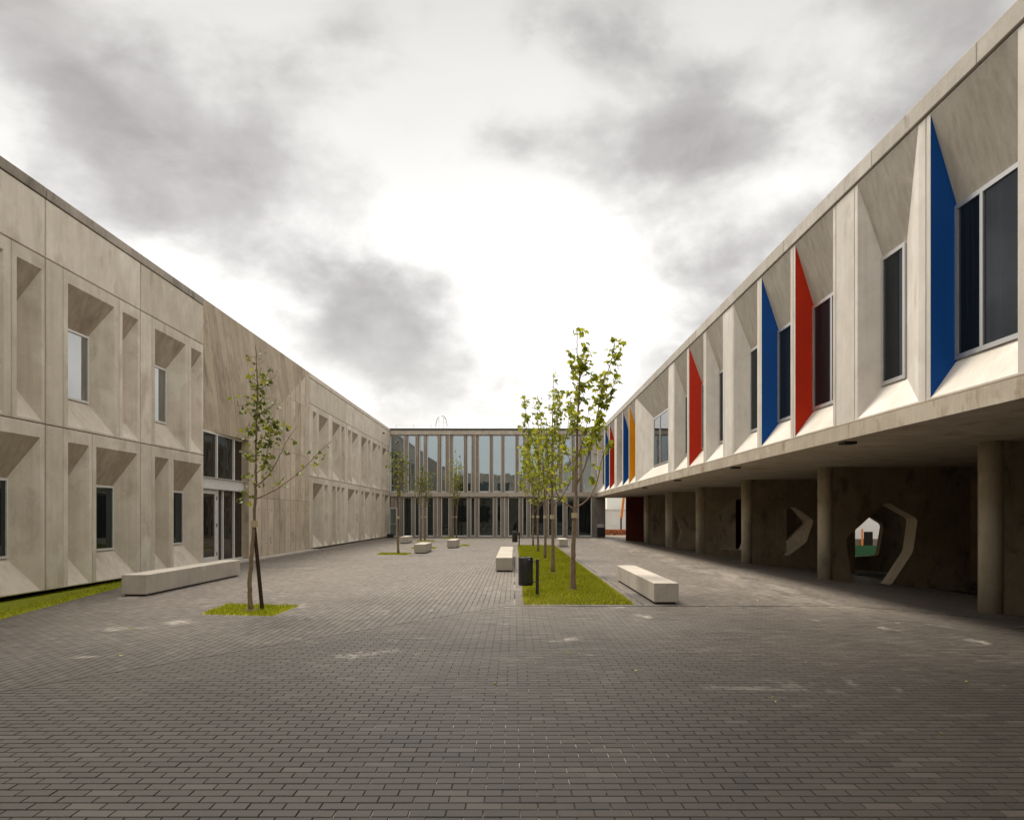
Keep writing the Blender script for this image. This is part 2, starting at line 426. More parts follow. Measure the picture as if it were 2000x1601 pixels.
# lawns: polygons on the ground
ISL = (.17, 2.18, 13.62, 41.4)                                   # island lawn
SLOT = (.0, 2.33, 13.42, 41.6)                                   # slot round its border course
SQ = [  # tree squares, corners anticlockwise
    [(-5.14, 12.28), (-3.88, 12.06), (-3.86, 13.46), (-5.22, 13.68)],
    [(-5.75, 31.3), (-4.45, 31.2), (-4.45, 32.6), (-5.8, 32.7)],
    [(-6.3, 48.0), (-5.2, 47.95), (-5.2, 49.4), (-6.35, 49.45)],
    [(-5.15, 37.2), (-3.95, 37.15), (-3.95, 38.5), (-5.2, 38.55)],
    [(-5.2, 54.4), (-4.3, 54.35), (-4.3, 55.8), (-5.25, 55.85)],
    [(-2.95, 40.6), (-2.5, 40.55), (-2.5, 41.8), (-2.95, 41.85)],
]
STRIP = [(-10.2, -2), (-5.64, -2), (-9.3, 19.4), (-10.2, 19.4)]

def clip(poly, px, py, nx, ny):
    """part of convex poly where (p - P).n <= 0, and the other part"""
    ins, outs = [], []
    k = len(poly)
    for i in range(k):
        a = poly[i]; c = poly[(i + 1) % k]
        da = (a[0] - px) * nx + (a[1] - py) * ny; dc = (c[0] - px) * nx + (c[1] - py) * ny
        (ins if da <= 0 else outs).append(a)
        if da * dc < 0:
            q = da / (da - dc); pt = (a[0] + (c[0] - a[0]) * q, a[1] + (c[1] - a[1]) * q)
            ins.append(pt); outs.append(pt)
    return ins, outs
def area(p):
    return abs(sum(p[i][0] * p[(i + 1) % len(p)][1] - p[(i + 1) % len(p)][0] * p[i][1] for i in range(len(p)))) / 2 if len(p) > 2 else 0
def subtract(polys, hole):
    """convex pieces minus a convex anticlockwise hole"""
    res = []
    for p in polys:
        rest = p
        for i in range(len(hole)):
            a = hole[i]; c = hole[(i + 1) % len(hole)]
            nx, ny = c[1] - a[1], -(c[0] - a[0])
            rest, o = clip(rest, a[0], a[1], nx, ny)
            if area(o) > 2e-4: res.append(o)
            if area(rest) < 1e-6: break
    return res

SEAM = ((-4.69, 6.84), (3.71, 5.36))                              # cut between the two laying directions
def in_a(x, y): return y < min(13.38, SEAM[0][1] + SEAM[1][1] / SEAM[1][0] * (x - SEAM[0][0]))
A_REG = [(-12, -20), (40, -20), (40, 13.38), (SEAM[0][0] + (13.38 - SEAM[0][1]) * SEAM[1][0] / SEAM[1][1], 13.38), (-12, SEAM[0][1] + SEAM[1][1] / SEAM[1][0] * (-12 - SEAM[0][0]))]
HOLES = [[(SLOT[0] - .012, SLOT[2] - .012), (SLOT[1] + .012, SLOT[2] - .012), (SLOT[1] + .012, SLOT[3] + .012), (SLOT[0] - .012, SLOT[3] + .012)]] + SQ + [STRIP]
HBOX = [(min(p[0] for p in h), max(p[0] for p in h), min(p[1] for p in h), max(p[1] for p in h)) for h in HOLES]
PL, PW, JT, HJ = .2, .1, .0075, .0045
rng = np.random.default_rng(5)
quads = []; odd = []
def visible(x, y): return abs(x) < y * .70 + 2.4 or (4 < x < 9.6 and y < 14)
def add_brick(q):
    cx = sum(p[0] for p in q) / 4; cy = sum(p[1] for p in q) / 4
    if not visible(cx, cy): return
    near = [h for h, bb in zip(HOLES, HBOX) if bb[0] - .15 < cx < bb[1] + .15 and bb[2] - .15 < cy < bb[3] + .15]
    ps = [q]
    for h in near: ps = subtract(ps, h)
    if len(ps) == 1 and len(ps[0]) == 4 and abs(area(ps[0]) - area(q)) < 1e-6: quads.append(q)
    else: odd.extend(ps)
# field A: courses across
for r in range(int((13.38 - 2.0) / PW)):
    y0 = 2.0 + r * PW; off = (r % 2) * PL / 2 + .03
    for k in range(-60, 95):
        x0 = k * PL + off
        q = [(x0 + HJ / 2, y0 + JT / 2), (x0 + PL - HJ / 2, y0 + JT / 2), (x0 + PL - HJ / 2, y0 + PW - JT / 2), (x0 + HJ / 2, y0 + PW - JT / 2)]
        if all(in_a(*p) for p in q): add_brick(q)
        elif any(in_a(*p) for p in q):
            rest = q
            for i in range(len(A_REG)):
                a = A_REG[i]; c = A_REG[(i + 1) % len(A_REG)]
                rest, _ = clip(rest, a[0], a[1], c[1] - a[1], -(c[0] - a[0]))
            if area(rest) > 3e-4: odd.append(rest)
# field B: courses along the courtyard
JT = .0052
SH = [(p[0] - .0, p[1] + .034) for p in A_REG]
for k in range(-98, 125):
    x0 = k * PW + .02; off = (k % 2) * PL / 2
    for r in range(0, 280):
        y0 = 3.0 + r * PL + off
        if y0 > 58.6 or (x0 > 9.3 and y0 > 40): continue
        q = [(x0 + JT / 2, y0 + HJ / 2), (x0 + PW - JT / 2, y0 + HJ / 2), (x0 + PW - JT / 2, y0 + PL - HJ / 2), (x0 + JT / 2, y0 + PL - HJ / 2)]
        fl = [in_a(p[0], p[1] - .034) for p in q]
        if all(fl): continue
        if any(fl): odd.extend(p for p in subtract([q], SH) if visible(*p[0]))
        else: add_brick(q)
# border course round the island lawn
y = SLOT[2]
for x0 in np.arange(SLOT[0], SLOT[1] - .05, .1165):
    quads.append([(x0 + .004, SLOT[2] + .014), (x0 + .1125, SLOT[2] + .014), (x0 + .1125, ISL[2] - .004), (x0 + .004, ISL[2] - .004)])
    quads.append([(x0 + .004, ISL[3] + .004), (x0 + .1125, ISL[3] + .004), (x0 + .1125, SLOT[3] - .01), (x0 + .004, SLOT[3] - .01)])
for y0 in np.arange(ISL[2], ISL[3] - .05, .1):
    for xa, xb in ((SLOT[0] + .014, ISL[0] - .003), (ISL[1] + .003, SLOT[1] - .014)):
        quads.append([(xa, y0 + .003), (xb, y0 + .003), (xb, y0 + .097), (xa, y0 + .097)])
quads = np.array(quads)                                           # (n, 4, 2)
ctr = quads.mean(axis=1)
def tones(c):
    r = rng.random(len(c))
    t_ = .5 + (r - .5) * .55
    t_[rng.random(len(c)) < .05] = .95; t_[rng.random(len(c)) < .05] = .08
    return t_.clip(0, 1)
ytop = 1.6 * FPX / (1600.5 - VPY)
inview = (np.abs(ctr[:, 0]) < ctr[:, 1] * .683) & (ctr[:, 1] > ytop)
order = np.argsort(np.where(inview, ctr[:, 1], 999))
single = np.zeros(len(quads), bool); single[order[:300]] = True

def brick_mesh(name, q, tn, chamfer=True, jit=True):
    n = len(q)
    along = (np.ptp(q[:, :, 0], axis=1) > np.ptp(q[:, :, 1], axis=1))[:, None]
    cw = np.stack([np.where(along, .0025, .005), np.where(along, .005, .0025)], 2); ch = .006
    z = (rng.random((n, 1)) - .5) * .0024 if jit else np.zeros((n, 1))
    tx = (rng.random((n, 2)) - .5) * (.004 if jit else 0)
    c = q.mean(axis=1, keepdims=True); d = q - c
    zz = z + (d * tx[:, None, :]).sum(axis=2) * 2
    sg = np.sign(d)
    zz = zz - np.maximum(0, q[..., 0] - FALL_X) * FALL
    zlow = -.032 - np.maximum(0, q[..., 0] - FALL_X) * FALL
    top = np.concatenate([q - sg * cw, zz[..., None]], 2)
    mid = np.concatenate([q, (zz - ch)[..., None]], 2)
    bot = np.concatenate([q, zlow[..., None]], 2)
    if chamfer:
        V = np.concatenate([top, mid, bot], 1); nv = 12
        F_ = [(0, 1, 2, 3)] + [(4 + i, 4 + (i + 1) % 4, (i + 1) % 4, i) for i in range(4)] + [(8 + i, 8 + (i + 1) % 4, 4 + (i + 1) % 4, 4 + i) for i in range(4)]
    else:
        top2 = np.concatenate([q, zz[..., None]], 2)
        V = np.concatenate([top2, bot], 1); nv = 8
        F_ = [(0, 1, 2, 3)] + [(4 + i, 4 + (i + 1) % 4, (i + 1) % 4, i) for i in range(4)]
    F_ = np.array(F_); nf = len(F_)
    faces = (F_[None] + (np.arange(n) * nv)[:, None, None]).reshape(-1)
    me = bpy.data.meshes.new(name)
    me.vertices.add(n * nv); me.vertices.foreach_set('co', V.reshape(-1).astype(np.float32))
    me.loops.add(len(faces)); me.loops.foreach_set('vertex_index', faces.astype(np.int32))
    me.polygons.add(n * nf); me.polygons.foreach_set('loop_start', (np.arange(n * nf) * 4).astype(np.int32))
    me.update(calc_edges=True); me.shade_flat()
    a = me.attributes.new('tone', 'FLOAT', 'POINT'); a.data.foreach_set('value', np.repeat(tn, nv).astype(np.float32))
    me.materials.append(M_PAVER)
    return me
def link(name, me, parent=None):
    o = bpy.data.objects.new(name, me); col.objects.link(o)
    if parent: o.parent = parent
    return o
variants = [brick_mesh('brick', np.array([[(-.0977, -.0463), (.0977, -.0463), (.0977, .0463), (-.0977, .0463)]]), tones([0])) for _ in range(14)]
for i in np.where(single)[0]:
    o = link('brick', variants[int(rng.integers(14))], pav)
    o.location = (ctr[i][0], ctr[i][1], gz(ctr[i][0])); o.rotation_euler = (0, 0, (rng.random() - .5) * .008)
rest = quads[~single]; rc = rest.mean(axis=1)
nearb = rc[:, 1] < 26
tn = tones(rc)
for sel, chf in ((nearb, True), (~nearb, False)):
    o = link('bricks', brick_mesh('bricks', rest[sel], tn[sel], chf), pav); o['kind'] = 'stuff'
b = MB(); tl = []
for p in odd:
    if len(p) < 3: continue
    n = len(p); top = [(x, y, gz(x)) for x, y in p]; bot = [(x, y, gz(x) - .032) for x, y in p]
    b.add(top + bot, [tuple(range(n))] + [(n + i, n + (i + 1) % n, (i + 1) % n, i) for i in range(n)])
    tl += [float(rng.random() * .6 + .2)] * (2 * n)
o = b.build('cut_bricks', M_PAVER, pav, fix=False); o['kind'] = 'stuff'
a = o.data.attributes.new('tone', 'FLOAT', 'POINT'); a.data.foreach_set('value', np.array(tl, np.float32))

# grass -------------------------------------------------------------------
m, t, b = base_mat('grass_blade')
at = t.new('ShaderNodeAttribute'); at.attribute_name = 'tone'
g = t.ramp(at.outputs['Fac'], [(0, (.16, .185, .008)), (.45, (.34, .36, .012)), (.8, (.48, .46, .022)), (1, (.60, .50, .08))])
gp = t.noise(pos(t), .9, 4, .6)
g = t.mixc(t.mapr(gp, .35, .7, 0, .5), g, (.40, .41, .014))
t.put(b.inputs['Base Color'], g); b.inputs['Roughness'].default_value = .6; b.inputs['Specular IOR Level'].default_value = .15
t.put(b.inputs['Subsurface Weight'], 0.0)
M_GRASS = m
def grass_mesh(name, pts, z, h=.05, wd=.011, dry=None):
    n = len(pts)
    an = rng.random(n) * math.pi; le = (rng.random((n, 2)) - .5) * h * 1.3
    hh = h * (.55 + rng.random(n) * .75)
    dx, dy = np.cos(an) * wd / 2, np.sin(an) * wd / 2
    z = np.broadcast_to(z, (n,))
    V = np.zeros((n, 3, 3))
    V[:, 0] = np.stack([pts[:, 0] - dx, pts[:, 1] - dy, z], 1); V[:, 1] = np.stack([pts[:, 0] + dx, pts[:, 1] + dy, z], 1)
    V[:, 2] = np.stack([pts[:, 0] + le[:, 0], pts[:, 1] + le[:, 1], z + hh], 1)
    me = bpy.data.meshes.new(name)
    me.vertices.add(3 * n); me.vertices.foreach_set('co', V.reshape(-1).astype(np.float32))
    me.loops.add(3 * n); me.loops.foreach_set('vertex_index', np.arange(3 * n, dtype=np.int32))
    me.polygons.add(n); me.polygons.foreach_set('loop_start', (np.arange(n) * 3).astype(np.int32))
    me.update(calc_edges=True); me.shade_flat()
    tn = rng.random(n) * .75 + (dry if dry is not None else 0)
    a = me.attributes.new('tone', 'FLOAT', 'POINT'); a.data.foreach_set('value', np.repeat(tn.clip(0, 1), 3).astype(np.float32))
    me.materials.append(M_GRASS)
    return me
def inside(pts, poly):
    ok = np.ones(len(pts), bool)
    for i in range(len(poly)):
        a = poly[i]; c = poly[(i + 1) % len(poly)]
        ok &= (c[0] - a[0]) * (pts[:, 1] - a[1]) - (c[1] - a[1]) * (pts[:, 0] - a[0]) >= 0
    return ok
def lawn(poly, n, z, label, zf=None):
    p = MB(); p.prism([(x, y, -.045) for x, y in poly], (0, 0, .037 + z)) if zf is None else p.add([(x, y, zf(x, y)) for x, y in poly], [tuple(range(len(poly)))])
    o = p.build('lawn', M_LAWN); o['kind'] = 'structure'
    lo = np.array(poly).min(0); hi = np.array(poly).max(0)
    pts = lo + rng.random((n, 2)) * (hi - lo); pts = pts[inside(pts, poly)]
    zz = np.array([zf(x, y) for x, y in pts]) if zf else -.008 + z
    # drier along the borders
    d = np.full(len(pts), 9.)
    for i in range(len(poly)):
        a = np.array(poly[i]); c = np.array(poly[(i + 1) % len(poly)]); e = (c - a) / np.linalg.norm(c - a)
        d = np.minimum(d, np.abs(e[0] * (pts[:, 1] - a[1]) - e[1] * (pts[:, 0] - a[0])))
    dry = np.clip(.12 - d, 0, .12) * 3.5
    g_ = link('grass', grass_mesh('grass', pts, zz, dry=dry)); tag(g_, label, 'grass', kind='stuff')
lawn([(ISL[0], ISL[2]), (ISL[1], ISL[2]), (ISL[1], ISL[3]), (ISL[0], ISL[3])], 120000, 0, 'long strip of green grass under the row of maples')
for q, lb in zip(SQ, ['square patch of grass at the foot of the nearest ginkgo', 'small square of grass under the second ginkgo',
                      'sliver of grass beside the pale block at the far left', 'sliver of grass behind the middle concrete block',
                      'square of grass under the trees close to the glazed facade', 'sliver of grass right of the small concrete block']):
    lawn(q, 4500, .003, lb)
lawn(STRIP, 90000, 0, 'grass verge running along the foot of the left facade', lambda x, y: .002 - .11 * min(1, max(0, (-5.98 - .171 * y - x) / 1.6)))

# ------------------------------------------------------------------ left building
lb = empty('concrete_building', (-9.75, 23, 0), 'two storey building of pale beige precast panels with deep faceted recesses and an entrance', 'building')
LD = .42
ZB, ZM, ZT, ZC = .05, 3.51, 6.97, 8.20          # panel bottom, floor joint, band joint, coping joint
def lop(u0, u1, low): return (u0, u1, .09, 3.22) if low else (u0, u1, 3.57, 6.69)
def lwin(u0, u1, low, wide):
    s = .42 if wide else .26
    return (u0 + .02, u1 - s, .76, 2.36) if low else (u0 + .02, u1 - s, 4.27, 5.86)
def lpanel(p0, p1, u0, u1, low, wide, glassy=True):
    op = lop(u0, u1, low); wn = lwin(u0, u1, low, wide)
    v0, v1 = (ZB, ZM) if low else (ZM, ZT)
    panel(lb, FL, p0, p1, v0, v1, C_LEFT, op, wn, LD)
    if wide and glassy:
        window(lb, FL, wn[0] + .001, wn[1] - .001, wn[2], wn[3], LD - .012, G_LOW if low else G_LEFT, M_ALUW, .05)
for base in (-4.22, -.25, 3.72, 7.69, 11.66, 15.63, 19.60):
    e = base
    panel(lb, FL, e, e + .60, ZM, ZT, C_LEFT); panel(lb, FL, e, e + .60, ZB, ZM, C_LEFT)
    # upper: wide with window, then narrow
    lpanel(e + .60, e + 2.90, e + .77, e + 2.67, False, True); lpanel(e + 2.90, e + 3.95, e + 3.05, e + 3.82, False, False)
    # lower: narrow, then wide
    lpanel(e + .60, e + 1.72, e + .77, e + 1.58, True, False); lpanel(e + 1.72, e + 3.95, e + 1.88, e + 3.78, True, True)
    panel(lb, FL, e, e + 3.95, ZT, ZC, C_LEFT)
# coping
for y0, y1 in ((-4.2, 3.68), (3.7, 15.62), (15.64, 23.52), (23.55, 35.66), (35.68, 46.9), (46.92, 59.0)):
    MB().box(-10.2, -9.735, y0 + .004, y1 - .004, ZC + .012, 8.43).build('coping', C_COPE if y1 < 24 else C_LEFT, lb, bevel=.012) if not (23 < y0 < 30) else None
# middle part: board-marked wall with the entrance
Y0, YE, Y1, ZO, ZR = 23.57, 27.56, 35.65, 4.38, 8.43
b = MB()
X = -9.75
b.add([(X, Y0, ZR), (X, Y1, ZR), (X, YE, ZO), (X - .30, Y0, ZO)], [(0, 1, 2), (0, 2, 3)])
b.add([(X, Y0, ZR), (X - .45, Y0, ZR), (X - .45, Y1, ZR), (X, Y1, ZR)], [(0, 1, 2, 3)])
b.add([(X - .30, Y0, ZO), (X, YE, ZO), (X - .45, YE, ZO), (X - .45, Y0, ZO)], [(0, 1, 2, 3)])
b.build('faceted_wall', C_MIDS, lb)
# lower wall in formwork panels with real joints, lifts of pours
lifts = [(.06, 2.29), (2.30, 4.37), (4.38, 6.70), (6.71, 8.40)]
def crease(z): return YE + (Y1 - YE) * (z - ZO) / (ZR - ZO) if z > ZO else YE
nb = 11
for (z0, z1) in lifts:
    for k in range(nb):
        ya, yb = YE + (Y1 - YE) * k / nb, YE + (Y1 - YE) * (k + 1) / nb
        poly = [(ya + .004, z0), (yb - .004, z0), (yb - .004, z1), (ya + .004, z1)]
        # keep the part below the crease
        dx, dz = Y1 - YE, ZR - ZO
        if z0 >= ZO - .02:
            poly, _ = clip(poly, YE, ZO, -dz, dx)
        if area(poly) < .003: continue
        MB().prism([(X + (.003 if (k * 7 + int(z0 * 3)) % 3 else 0), y, z) for y, z in poly], (-.4, 0, 0)).build('board_panel', C_MID, lb)
b = MB()
for k in range(nb):
    for z_ in (.55, 1.85, 2.85, 3.9):
        yy = YE + (Y1 - YE) * (k + .5) / nb
        b.tube([(X + .006, yy, z_), (X - .01, yy, z_)], .022, 8)
b.build('formwork_holes', M_INT, lb)['kind'] = 'stuff'
# entrance glazing
XG = -10.02
en = MB()
def ebar(y0, y1, z0, z1, p=.06): en.box(XG - .05, XG + p, y0, y1, z0, z1)
for y0 in (23.60, 24.78, 26.10, 26.98 + .08): pass
def yg(px): return Z_at(px, XG)
m1, m2, m3 = yg(421), yg(454.5), yg(472.5)
for mu in (yg(421), yg(454.5)):
    ebar(mu - .045, mu + .045, 2.86, ZO - .06)
for mu in (yg(422), yg(432.5), yg(454.5)):
    ebar(mu - .045, mu + .045, .12, 2.49)
ebar(Y0, Y0 + .05, .12, 2.49); ebar(Y0, Y0 + .05, 2.86, ZO - .06)
ebar(Y0, m3 + .06, ZO - .06, ZO); ebar(Y0, m3 + .06, .06, .12)
ebar(m3, m3 + .06, .12, 2.49); ebar(m3, m3 + .06, 2.86, ZO - .06)
fr = en.build('entrance_frame', M_ALUW, lb)
MB().box(XG - .05, XG + .10, Y0, m3 + .3, 2.52, 2.84).build('transom_beam', M_ALUW, lb)
MB().box(XG - .05, XG + .16, Y0, m3 + .3, 2.485, 2.515).build('transom_flange', M_ALU, lb)
MB().box(XG - .05, XG + .16, Y0, m3 + .3, 2.845, 2.875).build('transom_flange', M_ALU, lb)
def epane(y0, y1, z0, z1, mat): MB().box(XG - .02, XG, y0, y1, z0, z1).build('pane', mat, fr)
G_ENT = glass('entrance_glass', .12, (.55, .55, .52), (.020, .016, .012))
for y0, y1 in ((Y0 + .05, m1 - .045), (m1 + .045, m2 - .045), (m2 + .045, m3)): epane(y0, y1, 2.88, ZO - .07, G_ENT)
for y0, y1 in ((yg(422) + .045, yg(432.5) - .045), (yg(432.5) + .045, m2 - .045), (m2 + .045, m3)): epane(y0, y1, .12, 2.485, G_ENT)
d = MB(); yd0, yd1 = Y0 + .06, yg(422) - .05
d.box(XG - .02, XG + .05, yd0, yd1, .13, .27); d.box(XG - .02, XG + .05, yd0, yd1, 2.34, 2.47)
d.box(XG - .02, XG + .05, yd0, yd0 + .09, .27, 2.34); d.box(XG - .02, XG + .05, yd1 - .15, yd1, .27, 2.34)
dr = d.build('door', M_ALUW, lb)
MB().box(XG - .01, XG + .01, yd0 + .09, yd1 - .15, .27, 2.34).build('pane', G_ENT, dr)
MB().tube([(XG + .12, yd0 + .22, .3), (XG + .12, yd0 + .22, 2.3)], .018, 8).tube([(XG + .03, yd0 + .22, .5), (XG + .12, yd0 + .22, .5)], .012, 6).tube([(XG + .03, yd0 + .22, 2.1), (XG + .12, yd0 + .22, 2.1)], .012, 6).build('handle', M_ALU, dr)
for z_ in (.35, 1.3, 2.2):
    MB().tube([(XG + .06, yd1 - .03, z_ - .06), (XG + .06, yd1 - .03, z_ + .06)], .016, 8).build('hinge', M_DARKM, dr)
MB().box(-10.4, -10.15, m3 + .06, YE - .002, .06, ZO).build('jamb', C_MID, lb)
MB().box(-10.05, -9.752, m3 + .10, YE - .003, .06, ZO - .003).build('jamb', C_MID, lb)
MB().box(-10.2, -9.30, 22.9, Y1, -.03, .055).build('doorstep', C_BENCH, lb, bevel=.01)
# far part
def fpx(z): return Z_at(580 + z / 4.325, -9.75)
UP = [(135, 168, 0), (187, 263, 1), (300, 366, 1), (378, 403, 0), (432, 460, 0), (467, 518, 1), (545, 592, 1), (602, 620, 0), (640, 680, 1), (688, 705, 0), (723, 757, 1), (766, 778, 0)]
LO = [(135, 220, 1), (232, 263, 0), (300, 327, 0), (340, 366, 0), (377, 403, 0), (432, 490, 1), (498, 520, 0), (545, 565, 0), (575, 617, 1), (638, 655, 0), (665, 702, 1), (722, 735, 0), (743, 776, 1)]
for row, low in ((UP, False), (LO, True)):
    sp = [(fpx(a), fpx(c), wd) for a, c, wd in row]
    edge = 35.68
    for i, (a, c, wd) in enumerate(sp):
        nxt = sp[i + 1][0] if i + 1 < len(sp) else 59.0
        gap = nxt - c
        pa = max(edge, a - .16)
        if pa - edge > .25: panel(lb, FL, edge, pa, ZB if low else ZM, ZM if low else ZT, C_LEFT)
        else: pa = edge
        pe = c + min(.16, gap / 2) if i + 1 < len(sp) else min(59.0, c + .2)
        lpanel(pa, pe, a, c, low, wd, True); edge = pe
    if 59.0 - edge > .05: panel(lb, FL, edge, 59.0, ZB if low else ZM, ZM if low else ZT, C_LEFT)
for y0, y1 in ((35.68, 43.4), (43.4, 51.2), (51.2, 59.0)):
    panel(lb, FL, y0, y1, ZT, ZC, C_LEFT)
MB().box(-24, -10.27, -4.2, 59, -.28, 8.0).build('core', M_INT, lb)
MB().box(-24, -10.205, -4.2, 59, 8.02, 8.2).build('roof', M_ROOF, lb)
# gargoyle outlet
o = MB().tube([(-9.78, 55.6, 7.75), (-9.62, 55.6, 7.75)], .06, 8).build('outlet_pipe', M_DARKM, lb)

# ------------------------------------------------------------------ right building
rb = empty('raised_building', (6.3, 30, 0), 'long raised building of pale bays with blue, red and yellow jambs above a dark arcade', 'building')
RDEP, RO0, RO1, RW0, RW1 = .40, 3.37, 7.69, 3.96, 6.29
XR = 6.3
def zr(px): return XR * FPX / (px - VPX)
def zw(px): return (XR + RDEP) * FPX / (px - VPX)
#     far px, near px, window far px, jamb paint, near splay (m), mullions at fraction from far
BAYS = [(1817.4, 1988, 1860, 'blue', 0, (.33,)), (1675, 1794, 1725, None, 1.10, ()), (1553.4, 1627, 1590, 'red', 0, (.52,)),
        (1487.6, 1544, 1521.5, 'blue', 0, (.6,)), (1432.5, 1479, 1467.5, None, 0, ()), (1379, 1412, 1406.6, None, 0, ()),
        (1346, 1374, 1372.5, 'red', 0, ()), (1317, 1342, 1340, None, 0, ()), (1243, 1305, 1278, None, 0, (.30,)),
        (1229, 1241, 1239.5, 'yellow', 0, ()), (1217, 1228, 1226.5, 'blue', 0, ()), (1204.6, 1215.5, 1214, None, 0, ()),
        (1191, 1200, 1199, 'red', 0, ()), (1182, 1190, 1189, 'blue', 0, ()), (1167.5, 1180.5, 1178, None, 0, ()), (1161, 1166.3, 1166, 'blue', 0, ())]
bays = []
for far, near, wf, paint, spl, mul in BAYS:
    u0, u1 = zr(near), zr(far)
    w1 = min(u1 - .01, zw(wf)); 
    if w1 < u0 + .6: w1 = u1 - .3
    bays.append((u0, u1, u0 + .012 + spl, w1, paint, mul))
# two plain bays nearer than the photograph's edge
bays = [(-5.6, -3.4, -5.58, -3.6, None, ()), (-3.0, -.8, -2.98, -1.0, None, ()), (-.4, 1.8, -.38, 1.6, None, ()), (2.2, 4.3, 2.22, 4.1, None, ()), (4.6, 6.7, 4.62, 6.55, None, ()), (7.0, 9.05, 7.02, 8.9, 'red', (.5,))] + bays
PAINT = {'blue': (M_BLUE, 'deep blue painted jamb'), 'red': (M_RED, 'bright red painted jamb'), 'yellow': (M_YEL, 'golden yellow painted jamb')}
edge = -6.0
for i, (u0, u1, w0, w1, paint, mul) in enumerate(bays):
    nxt = bays[i + 1][0] if i + 1 < len(bays) else 59.2
    gap = nxt - u1
    p0 = max(edge, u0 - .13)
    if p0 - edge > .15: panel(rb, FR, edge, p0, 3.345, 7.72, C_RIGHT)
    else: p0 = edge
    p1 = u1 + min(.13, gap / 2)
    op = (u0, u1, RO0 + .02, RO1); wn = (w0, w1, RW0, RW1)
    pn = panel(rb, FR, p0, p1, 3.345, 7.72, C_RIGHT, op, wn, RDEP, skip_far=bool(paint), thick=.52)
    if paint: painted_jamb(pn, FR, op, wn, RDEP, *PAINT[paint])
    ml = [w1 - (w1 - w0) * f_ for f_ in mul]
    window(rb, FR, w0 + .001, w1 - .001, RW0, RW1, RDEP - .012, G_LEFT if i == 14 else G_DARK, M_ALU, .07, ml, out=.03)
    edge = p1
if 59.2 - edge > .05: panel(rb, FR, edge, 59.2, 3.345, 7.72, C_RIGHT)
# coping stones
ys = [-6, 2, 10.2, 13.2, 17.5, 21.3, 26, 31, 36, 42, 48, 54, 59.2]
for a, c in zip(ys[:-1], ys[1:]):
    MB().box(6.27, 6.85, a + .006, c - .006, 7.735, 8.04).build('coping', C_COPER, rb, bevel=.01)
# floor slab with sloping soffit, in pours
soff = lambda x: 3.06
ys = [-6, 3.6, 13.6, 26.8, 40.2, 59.6]
for a, c in zip(ys[:-1], ys[1:]):
    prof = [(6.27, 3.06), (6.27, 3.335), (19, 3.335), (19, 3.06)]
    MB().prism([(x, a + .003, z) for x, z in prof], (0, c - a - .006, 0)).build('floor_slab', [C_SLAB], rb)
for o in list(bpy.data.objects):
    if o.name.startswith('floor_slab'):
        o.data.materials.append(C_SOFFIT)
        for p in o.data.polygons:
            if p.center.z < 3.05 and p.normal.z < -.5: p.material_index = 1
MB().box(6.86, 19, -6, 59.2, 3.34, 7.9).build('core', M_INT, rb)
MB().box(6.86, 19, -6, 59.2, 7.91, 8.0).build('roof', M_ROOF, rb)
for y0 in (14.6, 22.1, 30.0, 37.6):
    MB().box(6.42, 6.66, y0, y0 + .28, soff(6.7) - .05, soff(6.7) + .03).build('soffit_light', M_DARKM, rb)

def ray(px, py, p0, d):
    """point of the vertical plane through p0 (x, y) along d seen at a pixel -> (s along d, z)"""
    rx, rz = (px - VPX) / FPX, (VPY - py) / FPX                   # x = rx * y, z = EYE + rz * y
    # p0 + s d : p0x + s dx = rx (p0y + s dy)
    s = (rx * p0[1] - p0[0]) / (d[0] - rx * d[1])
    yy = p0[1] + s * d[1]
    return s, EYE + rz * yy
def rounded(poly, r=.12, n=4):
    out = []; k = len(poly)
    for i in range(k):
        a, p, c = (Vector(poly[(i - 1) % k]), Vector(poly[i]), Vector(poly[(i + 1) % k]))
        ra = min(r, (a - p).length * .4); rc = min(r, (c - p).length * .4)
        A = p + (a - p).normalized() * ra; C_ = p + (c - p).normalized() * rc
        for j in range(n + 1):
            q = j / n
            out.append(tuple(A * (1 - q) ** 2 + p * 2 * q * (1 - q) + C_ * q * q))
    return out
def pierced_wall(p0, d, length, thick, hole, name='pierced_wall', h=None, s0=0., mat=None):
    d = Vector(d).normalized(); nrm = Vector((-d.y, d.x))           # nrm points away from the camera side
    if nrm.y < 0: nrm = -nrm
    bt = lambda q: gz(p0[0] + q * d.x) - .03
    outer = [(s0, bt(s0)), (length, bt(length)), (length, 3.07), (s0, 3.07)]
    loops = [outer] + ([hole] if hole else [])
    flat = [p for lp in loops for p in lp]
    tri = geometry.tessellate_polygon([[Vector((p[0], p[1], 0)) for p in lp] for lp in loops])
    P3 = lambda s, z, n: (p0[0] + d.x * s + nrm.x * n, p0[1] + d.y * s + nrm.y * n, z)
    N = len(flat)
    vs = [P3(s, z, 0) for s, z in flat] + [P3(s, z, thick) for s, z in flat]
    fs = [tuple(f) for f in tri] + [tuple(N + i for i in reversed(f)) for f in tri]
    mi = [0] * len(fs); base = 0
    for li, lp in enumerate(loops):
        k = len(lp)
        for i in range(k):
            fs.append((base + i, base + (i + 1) % k, N + base + (i + 1) % k, N + base + i)); mi.append(li)
        base += k
    b = MB(); b.v = vs; b.f = fs; b.mi = mi
    return b.build(name, [mat or C_WALL, C_REVEAL_LIT], rb)
def z8(pts): return [(1150 + x / 2.353, 780 + y / 2.353) for x, y in pts]
HOLE2 = z8([(1368, 470), (1512, 548), (1490, 700), (1388, 846), (1212, 836), (1180, 640)])
HOLE3 = z8([(862, 505), (945, 493), (1034, 555), (1000, 655), (915, 720), (855, 703)])
HOLE4 = z8([(548, 575), (640, 470), (720, 452), (740, 600), (706, 690), (600, 688), (585, 640)])
